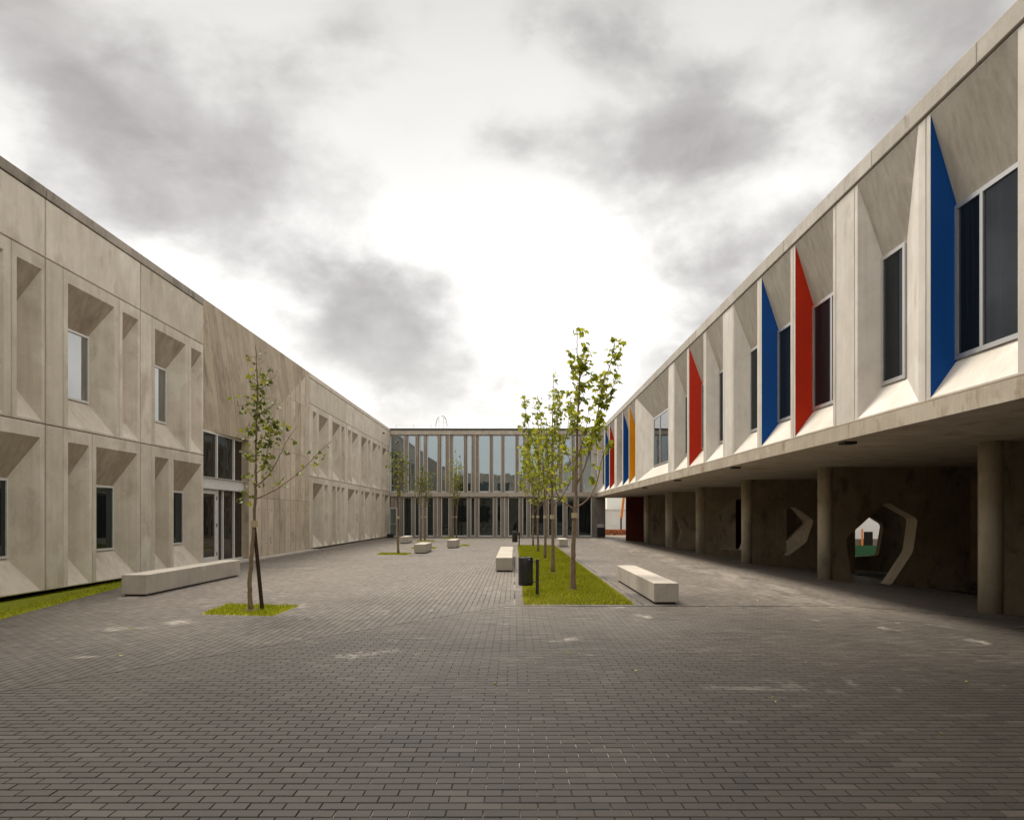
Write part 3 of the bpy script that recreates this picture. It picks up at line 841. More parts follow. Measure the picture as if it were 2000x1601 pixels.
HOLE5 = z8([(392, 540), (402, 533), (430, 606), (407, 668), (380, 640)])
COLR = .21
CX = 9.32                                                          # axis of the column row
WALLS = [(-.6, 4.3, None), (7.05, 4.3, None), (14.7, 4.3, None), (22.55, 4.3, HOLE2), (30.15, 4.3, HOLE3), (37.75, 4.3, HOLE4), (45.35, 4.0, HOLE5), (52.9, 3.0, None)]
for yc, ln, hole in WALLS:
    th = .62
    p0 = (CX, yc - .12); d = (1., 0.)
    hp = None
    if hole:
        hp = [ray(px, py, p0, d) for px, py in hole]
        hp = [(q, z if z > gz(CX + q) + .3 else -9) for q, z in hp]
        hp = rounded([(min(max(q, .3), ln - .2), max(z, gz(CX + q) - .012)) for q, z in hp], .12)
    pierced_wall(p0, d, ln, th, hp, s0=.05)
    MB().tube([(CX, yc, gz(CX) - .05), (CX, yc, 3.08)], COLR, 32).build('column', C_COL, rb)
for o in bpy.data.objects:
    if o.name.startswith('column'):
        o.data.polygons.foreach_set('use_smooth', [len(p.vertices) == 4 for p in o.data.polygons])
# second row of walls deeper under the building
q0, qd = (14.3, 34.0), (1., 0.)
pierced_wall(q0, qd, 4.3, .34, rounded([(max(q, .15), z) for q, z in (ray(px, py, q0, qd) for px, py in z8([(1190, 635), (1290, 533), (1356, 575), (1332, 716), (1198, 724)]))], .15))
for yc in (14.7, 45.2):
    pierced_wall((14.2, yc), (1., 0.), 4.3, .34, rounded([(.7, .4), (2.2, .1), (3.3, 1.2), (2.4, 2.3), (1.0, 1.9)], .15))
# end wall and rear walls of the arcade
MB().box(8.42, 19, 56.6, 56.9, -1.2, 3.07).build('end_wall', M_REDW, rb)
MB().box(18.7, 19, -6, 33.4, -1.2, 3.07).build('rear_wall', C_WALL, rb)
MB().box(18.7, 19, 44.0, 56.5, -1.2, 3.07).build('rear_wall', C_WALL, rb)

# ------------------------------------------------------------------ glazed building across the end
gb = empty('glazed_building', (0, 59, 0), 'two storey glazed block with vertical concrete fins closing the end of the courtyard', 'building')
YB = 59.0; K = YB / FPX
def bx_(z): return (740 + z / 4.348 - VPX) * K
UPP = [(105, 212), (253, 308), (350, 378), (415, 495), (535, 563), (635, 718), (755, 783), (855, 937), (973, 1035), (1072, 1155), (1192, 1220), (1293, 1345), (1380, 1410), (1440, 1520), (1565, 1630), (1668, 1695), (1735, 1803)]
LOW = [(150, 175), (215, 275), (312, 340), (413, 462), (537, 592), (635, 748), (785, 813), (853, 968), (1005, 1033), (1103, 1187), (1225, 1253), (1290, 1400), (1443, 1470), (1508, 1560), (1600, 1655), (1697, 1800)]
XL_, XR_ = -9.73, bx_(1808)
def fin(x0, x1, z0, z1, y0=None):
    MB().box(x0, x1, YB - .22 if y0 is None else y0, YB + .12, z0, z1).build('fin', C_FIN, gb, bevel=.01)
def bwin(x0, x1, z0, z1, mat, name='window'):
    fw = .075; b = MB(); y0, y1 = YB - .04, YB + .10
    b.box(x0, x1, y0, y1, z0, z0 + fw); b.box(x0, x1, y0, y1, z1 - fw, z1)
    b.box(x0, x0 + fw, y0 - .06, y1, z0 + fw, z1 - fw); b.box(x1 - fw, x1, y0 - .06, y1, z0 + fw, z1 - fw)
    f = b.build(name, M_ALUW, gb)
    MB().box(x0 + fw, x1 - fw, YB + .035, YB + .055, z0 + fw, z1 - fw).build('pane', mat, f)
for rowp, z0, z1, mat in ((UPP, 3.50, 7.985, G_UP), (LOW, .03, 3.13, G_LOW)):
    prev = XL_
    for i, (a, c) in enumerate(rowp + [(None, None)]):
        xa = bx_(a) - .07 if a is not None else XR_
        gap = xa - prev
        if gap > .1:
            nf = max(1, round(gap / .30)); wd = gap / nf
            for k in range(nf):
                fin(prev + k * wd + .03, prev + (k + 1) * wd - .03, z0, z1, YB - (.24 if k % 2 == 0 else .14))
                if k: MB().box(prev + k * wd - .028, prev + k * wd + .028, YB - .20, YB + .1, z0, z1).build('trim', M_ALUW, gb)
        if a is None: break
        xb = bx_(c) + .07
        bwin(xa, xb, z0, z1, mat); prev = xb
# door opening at the far left with its leaf standing open
MB().box(XL_ - .5, 7.1, YB + .14, YB + 12, -.05, 8.2).build('core', M_INT, gb)
MB().box(XL_, 7.1, YB - .30, YB + .3, 7.99, 8.33).build('roof_beam', C_BEAM, gb, bevel=.01)
MB().box(-10.6, 7.2, YB - .36, YB + 12.2, 8.335, 8.46).build('roof_flashing', M_FLASH, gb)
MB().box(XL_, XR_ + .3, YB - .34, YB + .3, 3.14, 3.485).build('floor_beam', C_BEAM, gb, bevel=.01)
MB().box(XR_, 7.1, YB - .30, YB + 4, -.03, 3.05).build('pier', C_PIER, gb, bevel=.01)
MB().box(XR_ + .002, 6.9, YB - .2, YB + .13, 3.06, 7.98).build('end_panel', C_RIGHT, gb)
MB().box(XL_, XR_, YB - .35, YB + .13, -.028, .025).build('threshold', C_BENCH, gb)
d = MB(); x0, x1, yy = -9.55, -8.98, 57.4
d.box(x0, x1, yy, yy + .06, 2.18, 2.26); d.box(x0, x1, yy, yy + .06, .03, .13); d.box(x1 - .08, x1, yy, yy + .06, .13, 2.18); d.box(x0, x0 + .05, yy, yy + .06, .13, 2.18)
dl = d.build('door', M_ALUW, gb); MB().box(x0 + .05, x1 - .08, yy + .02, yy + .035, .13, 2.18).build('pane', G_DOOR, dl)
MB().tube([(x0 + .05, yy - .05, 1.0), (x1 - .05, yy - .05, 1.0)], .02, 8).build('handle', M_ALU, dl)
# black bag beside the door
o = MB().prism([(-9.65, 56.5, 0), (-9.15, 56.5, 0), (-9.1, 56.5, .2), (-9.25, 56.5, .30), (-9.6, 56.5, .27)], (0, .4, 0)).build('black_bag', M_BAG, bevel=.04)
tag(o, 'black bag on the ground beside the open glass door', 'bag')
# metal cabinet on the pier
t_ = empty('metal_cabinet', (6.7, 58.6, 0), 'grey metal cabinet against the dark concrete pier', 'cabinet')
MB().box(6.45, 6.95, 58.35, 58.68, .06, .72).build('body', M_DARKM, t_, bevel=.015)
MB().box(6.43, 6.97, 58.33, 58.69, .725, 1.0).build('hood', M_ALU, t_, bevel=.015)
# roof furniture
cg = empty('ladder_cage', (-5.75, 61, 8.46), 'white metal safety cage of a ladder rising above the glazed roof', 'ladder')
Kc = 61.5 / FPX
cxm = (863 - VPX) * Kc
for yy, hh in ((61.0, 9.75), (61.35, 9.85)):
    MB().tube([(cxm - .46 * math.cos(a_) * (1 if 0 < a_ < 3.1 else 1), yy, 8.95 + (hh - 8.95) * math.sin(a_)) for a_ in np.linspace(0, math.pi, 15)], .02, 5, False).build('hoop', M_ALU, cg)
for dx in (-.46, -.2, .2, .46):
    zt = 8.95 + .8 * math.sqrt(max(0, 1 - (dx / .46) ** 2))
    MB().tube([(cxm + dx * .85, 61.0, 8.46), (cxm + dx, 61.0, zt)], .018, 5).build('bar', M_ALU, cg)
MB().tube([(cxm - .46, 61.0, 9.2), (cxm, 60.8, 9.2), (cxm + .46, 61.0, 9.2)], .015, 5).build('bar', M_ALU, cg)
MB().box(cxm - .4, cxm + .4, 61.0, 61.05, 8.5, 8.62).build('step', M_ALUW, cg)
rl = empty('roof_railing', (0, 60, 8.46), 'thin wire railing with posts along the edge of the glazed roof', 'railing')
xs = [(px - VPX) * 60 / FPX for px in (774, 808, 842, 877, 911, 945, 980, 1014, 1048, 1083, 1117)]
for x in xs: MB().tube([(x, 60, 8.44), (x, 60, 8.92)], .014, 5).build('post', M_ALU, rl)
MB().tube([(xs[0], 60, 8.86), (xs[-1], 60, 8.86)], .007, 4).build('wire', M_ALU, rl)

# building behind the camera, seen mirrored in the panes
bb = empty('opposite_building', (0, -20, 0), 'plain two storey concrete wing facing the courtyard from the opposite end, seen in reflections', 'building')
MB().box(-30, 30, -34, -20, -.3, 9.4).build('wall', C_COPE, bb)
for k in range(12):
    for z0 in (.6, 4.8):
        MB().box(-21 + k * 3.6, -19 + k * 3.6, -19.99, -19.95, z0, z0 + 3).build('window', G_LOW, bb)

# ------------------------------------------------------------------ benches
def bench(x0, x1, y0, y1, h, label, joints=(), group=None):
    t_ = empty('concrete_bench', ((x0 + x1) / 2, (y0 + y1) / 2, 0), label, 'bench', group)
    ys = [y0] + list(joints) + [y1]
    for a, c in zip(ys[:-1], ys[1:]):
        MB().box(x0, x1, a + (.002 if a != y0 else 0), c - (.002 if c != y1 else 0), .035, h).build('block', C_BENCH, t_, bevel=.012)
    MB().box(x0 + .05, x1 - .05, y0 + .05, y1 - .05, -.01, .034).build('plinth', M_DARKM, t_)
G_ = 'concrete block benches around the courtyard'
bench(2.54, 2.99, 13.68, 18.65, .385, 'long pale concrete bench on the paving right of the grass island', (), G_)
bench(-.545, -.06, 21.7, 29.6, .405, 'long narrow concrete bench along the left border of the grass island', (), G_)
bench(-7.88, -7.38, 15.05, 20.2, .43, 'longest concrete bench, in front of the entrance by the left facade', (17.75,), G_)
bench(-6.73, -6.33, 43.9, 46.6, .40, 'small pale concrete block farthest left, near the open glass door', (), G_)
bench(-4.31, -3.83, 32.2, 34.8, .40, 'short concrete block right of the second ginkgo trunk', (), G_)
bench(-3.39, -2.95, 37.7, 40.3, .40, 'short concrete block in the middle, nearest the glazed facade centre', (), G_)
bench(2.34, 2.79, 39.3, 41.8, .40, 'short concrete block beyond the far right corner of the grass island', (), G_)

# ------------------------------------------------------------------ litter bins
def bin_(x, y, label, s=1.0):
    t_ = empty('litter_bin', (x, y, 0), label, 'litter bin', 'black litter bins at the grass island')
    n = 28; r = .148; bxc = x - .235
    b = MB()
    prof = [(.205, .132), (.215, .148), (.76, .148), (.775, .142), (.775, .128), (.73, .125), (.30, .12)]
    vs = []; fs = []
    for z_, rr in prof:
        for k in range(n):
            a_ = 2 * math.pi * k / n; vs.append((bxc + rr * math.cos(a_), y + rr * math.sin(a_), z_))
    for i in range(len(prof) - 1):
        for k in range(n): fs.append((i * n + k, i * n + (k + 1) % n, (i + 1) * n + (k + 1) % n, (i + 1) * n + k))
    fs.append(tuple(range(n - 1, -1, -1))); fs.append(tuple((len(prof) - 1) * n + k for k in range(n)))
    o = b.add(vs, fs).build('body', M_BIN, t_)
    o.data.polygons.foreach_set('use_smooth', [len(p.vertices) == 4 for p in o.data.polygons])
    MB().box(x - .032, x + .032, y - .032, y + .032, -.02, .735).build('post', M_BIN, t_, bevel=.006)
    for z_ in (.28, .69): MB().tube([(bxc + .14, y, z_), (x - .03, y, z_)], .014, 8).build('bracket', M_BIN, t_)
    MB().tube([(bxc + .07, y - .140, .735), (bxc + .07, y - .128, .735)], .012, 8).build('lock', M_ALU, t_)
bin_(.46, 15.2, 'larger looking black bin at the near left corner of the grass island')
bin_(.25, 40.6, 'small distant black bin at the far left corner of the grass island')

# ------------------------------------------------------------------ trees
m, t, b = base_mat('bark')
n = t.noise(t.vmul(pos(t), (30, 30, 12)), 1, 5, .65)
n_ = t.noise(t.vmul(pos(t), (3, 3, 60)), 1, 3, .6)
c = t.mixc(t.mapr(n, .3, .7), (.13, .085, .05), (.27, .19, .12)); c = t.mixc(t.mapr(n_, .55, .7, 0, .5), c, (.36, .28, .19))
t.put(b.inputs['Base Color'], c); b.inputs['Roughness'].default_value = .85; bump(t, b, n, .6, .01)
M_BARK = m
def leaf_mat(name, lo, mid, hi):
    m, t, b = base_mat(name)
    at = t.new('ShaderNodeAttribute'); at.attribute_name = 'tone'
    c = t.ramp(at.outputs['Fac'], [(0, lo), (.5, mid), (1, hi)])
    out = t.n['Material Output']
    t.put(b.inputs['Base Color'], c); b.inputs['Roughness'].default_value = .5; b.inputs['Specular IOR Level'].default_value = .3
    tr = t.new('ShaderNodeBsdfTranslucent'); t.put(tr.inputs['Color'], t.mixc(1, c, (1.5, 1.4, .7), 'MULTIPLY'))
    mx = t.new('ShaderNodeMixShader'); mx.inputs[0].default_value = .38
    t.l.new(b.outputs[0], mx.inputs[1]); t.l.new(tr.outputs[0], mx.inputs[2]); t.l.new(mx.outputs[0], out.inputs[0])
    return m
M_MAPLE = leaf_mat('maple_leaf', (.13, .17, .014), (.27, .31, .022), (.46, .46, .055))
M_GINKGO = leaf_mat('ginkgo_leaf', (.05, .075, .014), (.13, .16, .022), (.27, .28, .04))
# maple outline: five lobes;  ginkgo outline: fan
MAPLE = [(0, 0), (.18, -.04), (.46, -.02), (.34, .2), (.56, .46), (.28, .5), (.0, .98), (-.28, .5), (-.56, .46), (-.34, .2), (-.46, -.02), (-.18, -.04)]
FAN = [(0, 0), (.42, .52), (.30, .80), (.04, .84), (0, .66), (-.05, .84), (-.32, .78), (-.42, .5)]
def crown_mesh(name, pts, outline, size, mat, droop=.6, seed=1, frame=None):
    rg = np.random.default_rng(seed)
    n = len(pts); k = len(outline)
    ol = np.array([(x, y, .0) for x, y in outline]); ol[:, 2] = -.35 * np.abs(ol[:, 0]) - .18 * ol[:, 1] ** 2
    sz = size * (.6 + .65 * rg.random(n))
    yaw = rg.random(n) * 2 * math.pi; pit = -droop + (rg.random(n) - .5) * 1.6; rol = (rg.random(n) - .5) * 1.3
    V = np.zeros((n, k, 3))
    cy, sy_, cp, sp, cr, sr = np.cos(yaw), np.sin(yaw), np.cos(pit), np.sin(pit), np.cos(rol), np.sin(rol)
    for i in range(k):
        x, y, z = ol[i]
        X1 = x * cr + z * sr; Z1 = -x * sr + z * cr; Y1_ = y
        Y2 = Y1_ * cp - Z1 * sp; Z2 = Y1_ * sp + Z1 * cp
        V[:, i, 0] = X1 * cy - Y2 * sy_; V[:, i, 1] = X1 * sy_ + Y2 * cy; V[:, i, 2] = Z2
    V = V * sz[:, None, None] + pts[:, None, :]
    tri = [(0, i, i + 1) for i in range(1, k - 1)]
    # centre vein vertex keeps concave lobes right
    F_ = np.array(tri)
    if outline is MAPLE:
        cen = V[:, 0] * .55 + V[:, 6] * .45
        V = np.concatenate([V, cen[:, None, :]], 1); kk = k + 1
        F_ = np.array([(k, i, (i + 1) % k) for i in range(k)])
    else: kk = k
    faces = (F_[None] + (np.arange(n) * kk)[:, None, None]).reshape(-1)
    me = bpy.data.meshes.new(name)
    me.vertices.add(n * kk); me.vertices.foreach_set('co', V.reshape(-1).astype(np.float32))
    me.loops.add(len(faces)); me.loops.foreach_set('vertex_index', faces.astype(np.int32))
    me.polygons.add(n * len(F_)); me.polygons.foreach_set('loop_start', (np.arange(n * len(F_)) * 3).astype(np.int32))
    me.update(calc_edges=True); me.shade_flat()
    tn = np.repeat(rg.random(n) ** 1.2, kk)
    a = me.attributes.new('tone', 'FLOAT', 'POINT'); a.data.foreach_set('value', tn.astype(np.float32))
    me.materials.append(mat)
    return me
def curve_pts(ctrl, n=8):
    """Catmull-Rom through control points"""
    c = [Vector(p) for p in ctrl]; c = [c[0] * 2 - c[1]] + c + [c[-1] * 2 - c[-2]]
    out = []
    for i in range(1, len(c) - 2):
        for j in range(n):
            q = j / n; a, p, d, e = c[i - 1], c[i], c[i + 1], c[i + 2]
            out.append(.5 * ((2 * p) + (d - a) * q + (2 * a - 5 * p + 4 * d - e) * q * q + (3 * p - a - 3 * d + e) * q ** 3))
    out.append(c[-2]); return out
def tree(name, x, y, label, cat, trunk, limbs, leafspec, outline, size, mat, seed, group, tie_z=1.48, tie_r=.06, base=-.03):
    """trunk: [(x, y, z, r)]; limbs: (points, r0, r1, leaf start, clusters per m, leaves per cluster)"""
    rd = random.Random(seed)
    root = empty(name, (x, y, 0), label, cat, group)
    b = MB(); L = []
    def wood(ctrl, r0, r1, n=7, sub=6):
        p = curve_pts(ctrl, sub)
        p = [q + Vector((rd.uniform(-1, 1), rd.uniform(-1, 1), 0)) * (.006 if 0 < i < len(p) - 1 else 0) for i, q in enumerate(p)]
        k = len(p); b.tube([q + Vector((x, y, 0)) for q in p], [r0 + (r1 - r0) * (i / (k - 1)) ** .8 for i in range(k)], n)
        return p
    tp = wood([Vector(q[:3]) for q in trunk], trunk[0][3], trunk[-1][3], 10)
    thin = .78 if outline is FAN and 'nearest' in label else 1
    def leaves(p, start, per_m, cnt, spread=.09):
        tot = 0
        for i in range(len(p) - 1):
            seg = (p[i + 1] - p[i]).length; fr = i / (len(p) - 1)
            if fr < start: continue
            if thin < 1 and rd.random() > thin: continue
            for _ in range(int(seg * per_m + rd.random())):
                q = p[i].lerp(p[i + 1], rd.random())
                # short spur that carries a cluster
                off = Vector((rd.gauss(0, 1), rd.gauss(0, 1), rd.gauss(.1, .5))).normalized() * rd.uniform(.05, spread * 1.8)
                e = q + off
                if outline is MAPLE or rd.random() < .5: b.tube([q + Vector((x, y, 0)), e + Vector((x, y, 0))], [.006, .003], 4, False)
                for _ in range(rd.randint(max(1, cnt - 2), cnt + 2)):
                    L.append(e + Vector((rd.gauss(0, spread * .62), rd.gauss(0, spread * .62), rd.gauss(0, spread * .5))))
    leaves(tp, leafspec[0], leafspec[1], leafspec[2])
    for lm in limbs:
        p = wood(lm[0], lm[1], lm[2], 6, 5); leaves(p, lm[3], lm[4], lm[5])
    b.build('trunk', M_BARK, root, smooth=True)
    pts = np.array([q[:] for q in L]) + np.array((x, y, 0))
    c_ = link('crown', crown_mesh('crown', pts, outline, size, mat, seed=seed)); c_.parent = root
    c_.matrix_parent_inverse = Matrix.Translation(root.location).inverted()
    if name == 'maple_tree' or 'nearest ginkgo' in label or 'nearest the camera' in label:
        rr = [(.17 + rd.uniform(-.05, .06)) for _ in range(14)]
        ring = [(x + rr[i] * math.cos(i * .4488), y + rr[i] * math.sin(i * .4488), .002) for i in range(14)]
        so_ = MB().add(ring + [(x, y, .05)], [(i, (i + 1) % 14, 14) for i in range(14)]).build('soil_mound', M_SOIL, root)
    if tie_z:
        q = min(tp, key=lambda p_: abs(p_.z - tie_z))
        MB().tube([(x + q.x, y + q.y, tie_z - .055), (x + q.x, y + q.y, tie_z + .055)], tie_r, 12).build('tie', M_TIE, root)
    return root

def at_depth(pts, y, x0, y0, scatter=None):
    """pixel points at depth y (+ per-point depth offset) -> local coordinates of a tree at (x0, y0)"""
    out = []
    for q in pts:
        d = y + (q[2] if len(q) > 2 else 0)
        out.append(Vector(((q[0] - VPX) / FPX * d - x0, d - y0, EYE + (VPY - q[1]) / FPX * d)))
    return out
# nearest ginkgo -- its limbs as the photograph shows them
gx, gy = on_ground(489, 1192)
def G(*p): return at_depth(p, gy, gx, gy)
tr_ = G((489, 1194), (488, 1130), (493, 1070), (496, 1022), (499, 960), (500, 900), (501, 830), (503, 760), (501, 710), (499, 672))
trk = [(*p, r) for p, r in zip(tr_, np.linspace(.042, .006, len(tr_)))]
limbs = [
    (G((498, 975), (520, 965), (548, 950), (590, 917, .2), (622, 884, .3), (648, 861, .35)), .014, .004, .30, 7, 3),
    (G((498, 952), (524, 928), (546, 890), (562, 858), (580, 834)), .013, .003, .08, 9, 4),
    (G((500, 925), (518, 905, -.2), (524, 870, -.25), (530, 840, -.3), (533, 815, -.3)), .009, .003, .12, 22, 5),
    (G((500, 905), (490, 885), (487, 862)), .006, .003, .2, 20, 4), (G((499, 850), (490, 835), (486, 825)), .006, .003, .2, 18, 4),
    (G((500, 868), (520, 850), (542, 842), (560, 835)), .008, .003, .2, 16, 4), (G((501, 812), (520, 800), (534, 790), (540, 778)), .007, .003, .15, 20, 4),
    (G((501, 825), (488, 805), (478, 792), (465, 793)), .007, .003, .2, 18, 4), (G((502, 770), (520, 750), (534, 738), (541, 730)), .007, .003, .15, 26, 5),
    (G((502, 785), (486, 776), (472, 775)), .006, .003, .2, 20, 4), (G((502, 745), (492, 735), (486, 732)), .005, .003, .2, 20, 5),
    (G((501, 712), (512, 708), (517, 704)), .004, .003, .2, 18, 3), (G((500, 712), (488, 705), (481, 702)), .004, .002, .3, 14, 3),
    (G((499, 975), (487, 968), (480, 970)), .005, .003, .4, 26, 6), (G((500, 790), (512, 780, .15), (521, 770, .2)), .006, .003, .1, 26, 5),
    (G((501, 840), (514, 828, .2), (524, 818, .3)), .006, .003, .1, 22, 4), (G((499, 950), (492, 940), (486, 936)), .005, .003, .2, 18, 5),
]
GT = 'young trees planted in the courtyard'
tree('ginkgo_tree', gx, gy, 'young ginkgo nearest the camera, in its own grass square beside a stake', 'tree', trk, limbs, (.62, 10, 4), FAN, .092, M_GINKGO, 11, GT, tie_z=1.47, tie_r=.058)
st = MB().tube([(gx + .165, gy + .12, -.05), (gx + .05, gy + .03, 1.50)], [.034, .030], 10).build('wooden_stake', M_STAKE)
tag(st, 'dark wooden stake leaning on the nearest ginkgo', 'stake')

def rand_limbs(rd, h, z0, n, spread, up, bare=.15, per=9, cnt=4, zl=None):
    limbs = []
    for k in range(n):
        zb = z0 + (h * .72 - z0) * (k + rd.random()) / n
        a_ = k * 2.4 + rd.uniform(-.5, .5); ln = (h - zb) * rd.uniform(.45, .75) + .2
        dx, dy = math.cos(a_), math.sin(a_)
        sp = spread * rd.uniform(.6, 1.15) * (1 - .45 * (zb - z0) / (h - z0))
        pts = [Vector((0, 0, zb)), Vector((dx * sp * .45, dy * sp * .45, zb + ln * .22)), Vector((dx * sp * .8, dy * sp * .8, zb + ln * .6)), Vector((dx * sp, dy * sp, zb + ln * up))]
        limbs.append((pts, .018 * (1 - .5 * k / n), .004, bare, per, cnt))
    return limbs
for px, py, h, lab, seed in ((778, 1081, 4.9, 'slender ginkgo beside the small far-left concrete block', 21), (821.6, 1056, 5.0, 'thin pale trunked tree, left of the close pair in front of the glazed block', 22),
                             (829.8, 1056, 4.9, 'thin dark trunked tree, right of the close pair in front of the glazed block', 23), (884.4, 1049.6, 5.4, 'nearly bare thin tree, left of the pair by the glazed facade', 24),
                             (891.6, 1049.6, 6.6, 'tallest thin tree by the glazed facade, with yellowish sparse leaves', 25)):
    x, y = on_ground(px, py); rd = random.Random(seed)
    trunk = [(0, 0, -.03, .06), (rd.uniform(-.05, .05), 0, 1.5, .05), (rd.uniform(-.1, .1), rd.uniform(-.1, .1), 3.2, .03), (rd.uniform(-.15, .25), rd.uniform(-.1, .1), h, .008)]
    lm = rand_limbs(rd, h, 1.9, 9 if seed != 24 else 7, .55, 1.0, .3, 5 if seed in (24, 25) else 8, 3 if seed in (24, 25) else 4)
    tree('slender_tree', x, y, lab, 'tree', trunk, lm, (.5, 4, 3), FAN if seed < 24 else MAPLE, .10, M_GINKGO if seed < 24 else M_MAPLE, seed, GT, tie_z=1.55, tie_r=.07)

# fallen leaves
rd = random.Random(77); pts = []
for _ in range(46):
    y_ = rd.uniform(5, 24); x_ = rd.uniform(-.62, .62) * y_
    if -8 < x_ < 6 and not (-.1 < x_ < 2.4 and y_ > 13.3): pts.append((x_, y_, .006))
o = link('fallen_leaves', crown_mesh('fallen_leaves', np.array(pts), FAN, .05, M_MAPLE, droop=0, seed=5)); tag(o, 'few small fallen leaves scattered over the paving', 'leaves', kind='stuff')
# maples on the island
ax, ay = on_ground(1120, 1151.7)
def z5(*p): return at_depth([(940 + q[0] / 2.6675, 620 + q[1] / 2.6675, *(q[2:])) for q in p], ay, ax, ay)
tr_ = z5((480, 1425), (478, 1300), (480, 1180), (484, 1060), (491, 960), (495, 800), (500, 600), (508, 420), (512, 300), (500, 180), (500, 72))
trk = [(*p, r) for p, r in zip(tr_, [.065, .058, .054, .05, .046, .036, .028, .021, .016, .011, .005])]
limbs = [
    (z5((487, 1000), (440, 970, -.1), (405, 935, -.15), (385, 880, -.2), (378, 800, -.25)), .024, .007, .3, 6, 4),
    (z5((492, 990), (545, 955), (590, 890, .1), (612, 820, .15), (622, 760, .15), (650, 680, .2), (690, 650, .2)), .018, .005, .40, 9, 6),
    (z5((494, 880), (540, 770, .1), (578, 640, .15), (605, 500, .2), (640, 330, .2), (680, 220, .2), (697, 105, .2)), .024, .004, .25, 11, 7),
    (z5((600, 520, .2), (650, 430, .3), (690, 350, .35), (715, 260, .35)), .011, .003, .1, 10, 6),
    (z5((498, 740), (530, 640, -.2), (548, 560, -.3), (560, 480, -.3)), .011, .003, .2, 9, 5),
    (z5((500, 620), (480, 560, -.1), (470, 480, -.15), (462, 400, -.15)), .009, .003, .2, 9, 6),
    (z5((505, 470), (535, 400, .1), (548, 350, .1), (590, 295, .1)), .008, .003, .15, 9, 6),
    (z5((512, 330), (540, 240, 0), (556, 190, 0), (560, 130, 0)), .008, .003, .05, 8, 5),
    (z5((496, 800), (460, 740, .2), (430, 650, .3), (425, 560, .3)), .011, .003, .25, 7, 5),
    (z5((497, 700), (560, 640, .3), (610, 600, .4), (640, 545, .45)), .010, .003, .2, 10, 6),
    (z5((510, 380), (492, 300, 0), (488, 240, 0)), .006, .003, .1, 9, 5),
]
tree('maple_tree', ax, ay, 'nearest maple on the grass island, tallest crown with two leaders', 'tree', trk, limbs, (.60, 7, 5), MAPLE, .125, M_MAPLE, 31, GT, tie_z=1.62, tie_r=.07)
for px, py, h, lab, seed in ((1079.9, 1118, 5.7, 'second maple in the row on the grass island, with a full green crown', 41), (1064.5, 1090.6, 5.6, 'third maple in the row on the grass island', 42),
                             (1051.4, 1077.5, 5.4, 'fourth maple in the row on the grass island, second from the glazed block', 43), (1041.2, 1066.3, 5.2, 'farthest maple in the row, beside the distant black bin', 44)):
    x, y = on_ground(px, py); rd = random.Random(seed)
    trunk = [(0, 0, -.03, .062), (rd.uniform(-.03, .03), 0, 1.3, .05), (rd.uniform(-.06, .06), rd.uniform(-.1, .1), 3.2, .03), (rd.uniform(-.25, .05), rd.uniform(-.1, .1), h, .006)]
    lm = rand_limbs(rd, h, 1.75, 12, .92, 1.0, .34, 8, 5)
    tree('maple_tree', x, y, lab, 'tree', trunk, lm, (.5, 7, 5), MAPLE, .115, M_MAPLE, seed, GT, tie_z=1.58, tie_r=.068)

# ------------------------------------------------------------------ beyond the arcade
wb = empty('white_building', (40, 70, 0), 'plain white building beyond the arcade, seen through the large wall opening', 'building')
MB().box(26, 60, 62, 75, GZ, 9).build('wall', M_WHITE, wb)
MB().box(27.9, 28.6, 59.96, 60.02, GZ, .37).build('door', M_INT, wb)
MB().box(27.68, 27.8, 59.9, 59.98, GZ, .6).build('downpipe', M_ORANGE, wb)
sf = empty('site_fence', (28, 55, 0), 'low green fabric site fence beyond the arcade', 'fence')
for k in range(6):
    MB().box(21 + k * 2.5, 23.45 + k * 2.5, 52, 52.04, GZ, -.42).build('panel', M_GREENF, sf)
    MB().tube([(21 + k * 2.5, 52.08, GZ), (21 + k * 2.5, 52.08, -.30)], .03, 6).build('post', M_DARKM, sf)
MB().box(7.2, 70, 60.5, 92, GZ - .1, -.25).build('yard', M_EARTH)['kind'] = 'structure'
lw = empty('low_white_wall', (11, 84, 0), 'long low white wall beyond the gap beside the pier', 'wall')
MB().box(6, 40, 84, 84.4, GZ, 2.3).build('wall', M_WHITE, lw); MB().box(5.9, 40, 83.9, 84.5, 2.305, 2.42).build('coping', M_WHITE, lw)
v = []; f = []
nx_, ny_ = 40, 16
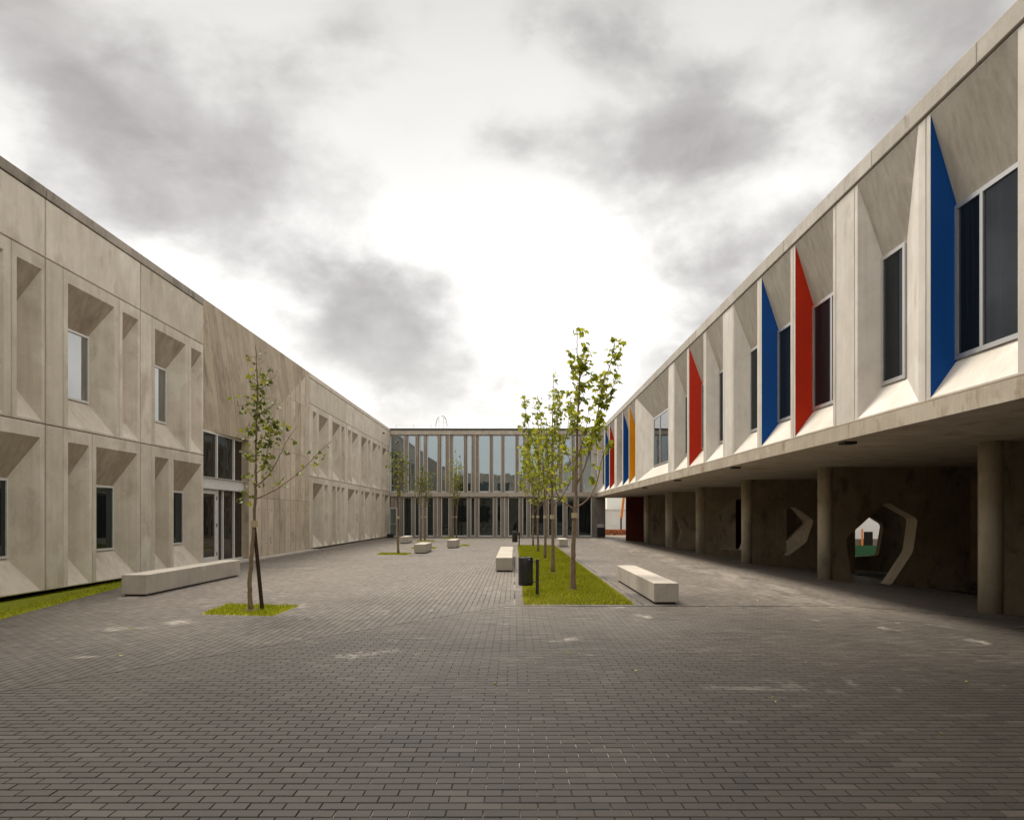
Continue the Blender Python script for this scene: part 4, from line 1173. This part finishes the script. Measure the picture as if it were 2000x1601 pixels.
for j in range(ny_):
    for i in range(nx_):
        x = -150 + i * 11; y = 92 + j * 9
        zh = GZ + 5.2 * (1 - math.exp(-(y - 92) / 30)) + .6 * math.sin(x * .05) * (j > 0) + .4 * math.sin(x * .13 + y * .07) * (j > 0)
        v.append((x, y, zh if j else GZ - .2))
for j in range(ny_ - 1):
    for i in range(nx_ - 1):
        a_ = j * nx_ + i; f.append((a_, a_ + 1, a_ + nx_ + 1, a_ + nx_))
MB().add(v, f).build('hillside', M_HILL)['kind'] = 'structure'
for i, (x, y, w_, h_) in enumerate(((16, 130, 7, 3.2), (26, 140, 9, 3.0))):
    hb = empty('distant_house', (x, y, 4), ('small pale house on the hillside above the low white wall', 'wider pale house on the hillside, partly behind the crane arm')[i], 'house')
    MB().box(x, x + w_, y, y + 6, 2, 4.5 + h_).build('wall', M_WHITE, hb)
    MB().prism([(x - .3, y - .3, 4.5 + h_ + .01), (x + w_ + .3, y - .3, 4.5 + h_ + .01), (x + w_ / 2, y - .3, 4.5 + h_ + 1.2)], (0, 6.6, 0)).build('roof', M_CLAY, hb)
    for k in range(2): MB().box(x + 1 + k * 3, x + 2 + k * 3, y - .05, y + .02, 5, 6.3).build('window', G_DARK, hb)
cr = empty('crane', (10.2, 78, 0), 'orange crane arm on a dark mast beyond the gap beside the pier', 'crane')
cx = lambda px: (px - VPX) * 78 / FPX
cz = lambda py: EYE + (VPY - py) * 78 / FPX
MB().tube([(cx(1213.5), 78, cz(1012)), (cx(1219.5), 78, cz(962))], .13, 8).build('arm', M_ORANGE, cr)
MB().tube([(cx(1213), 78, GZ), (cx(1213), 78, cz(1008))], .09, 8).build('mast', M_DARKM, cr)
MB().box(cx(1213) - .5, cx(1213) + .5, 77.5, 78.5, GZ, .15).build('base', M_DARKM, cr)
bp = empty('brick_pile', (9.6, 74, 0), 'low pile of orange clay bricks beyond the gap', 'brick pile')
rd = random.Random(4)
for k in range(26):
    x = 8.9 + (k % 9) * .26 + rd.uniform(-.04, .04); z = -.25 + (k // 9) * .19
    MB().box(x, x + .23, 74 + rd.uniform(-.1, .1), 74.5, z, z + .18).build('brick', M_CLAY, bp)
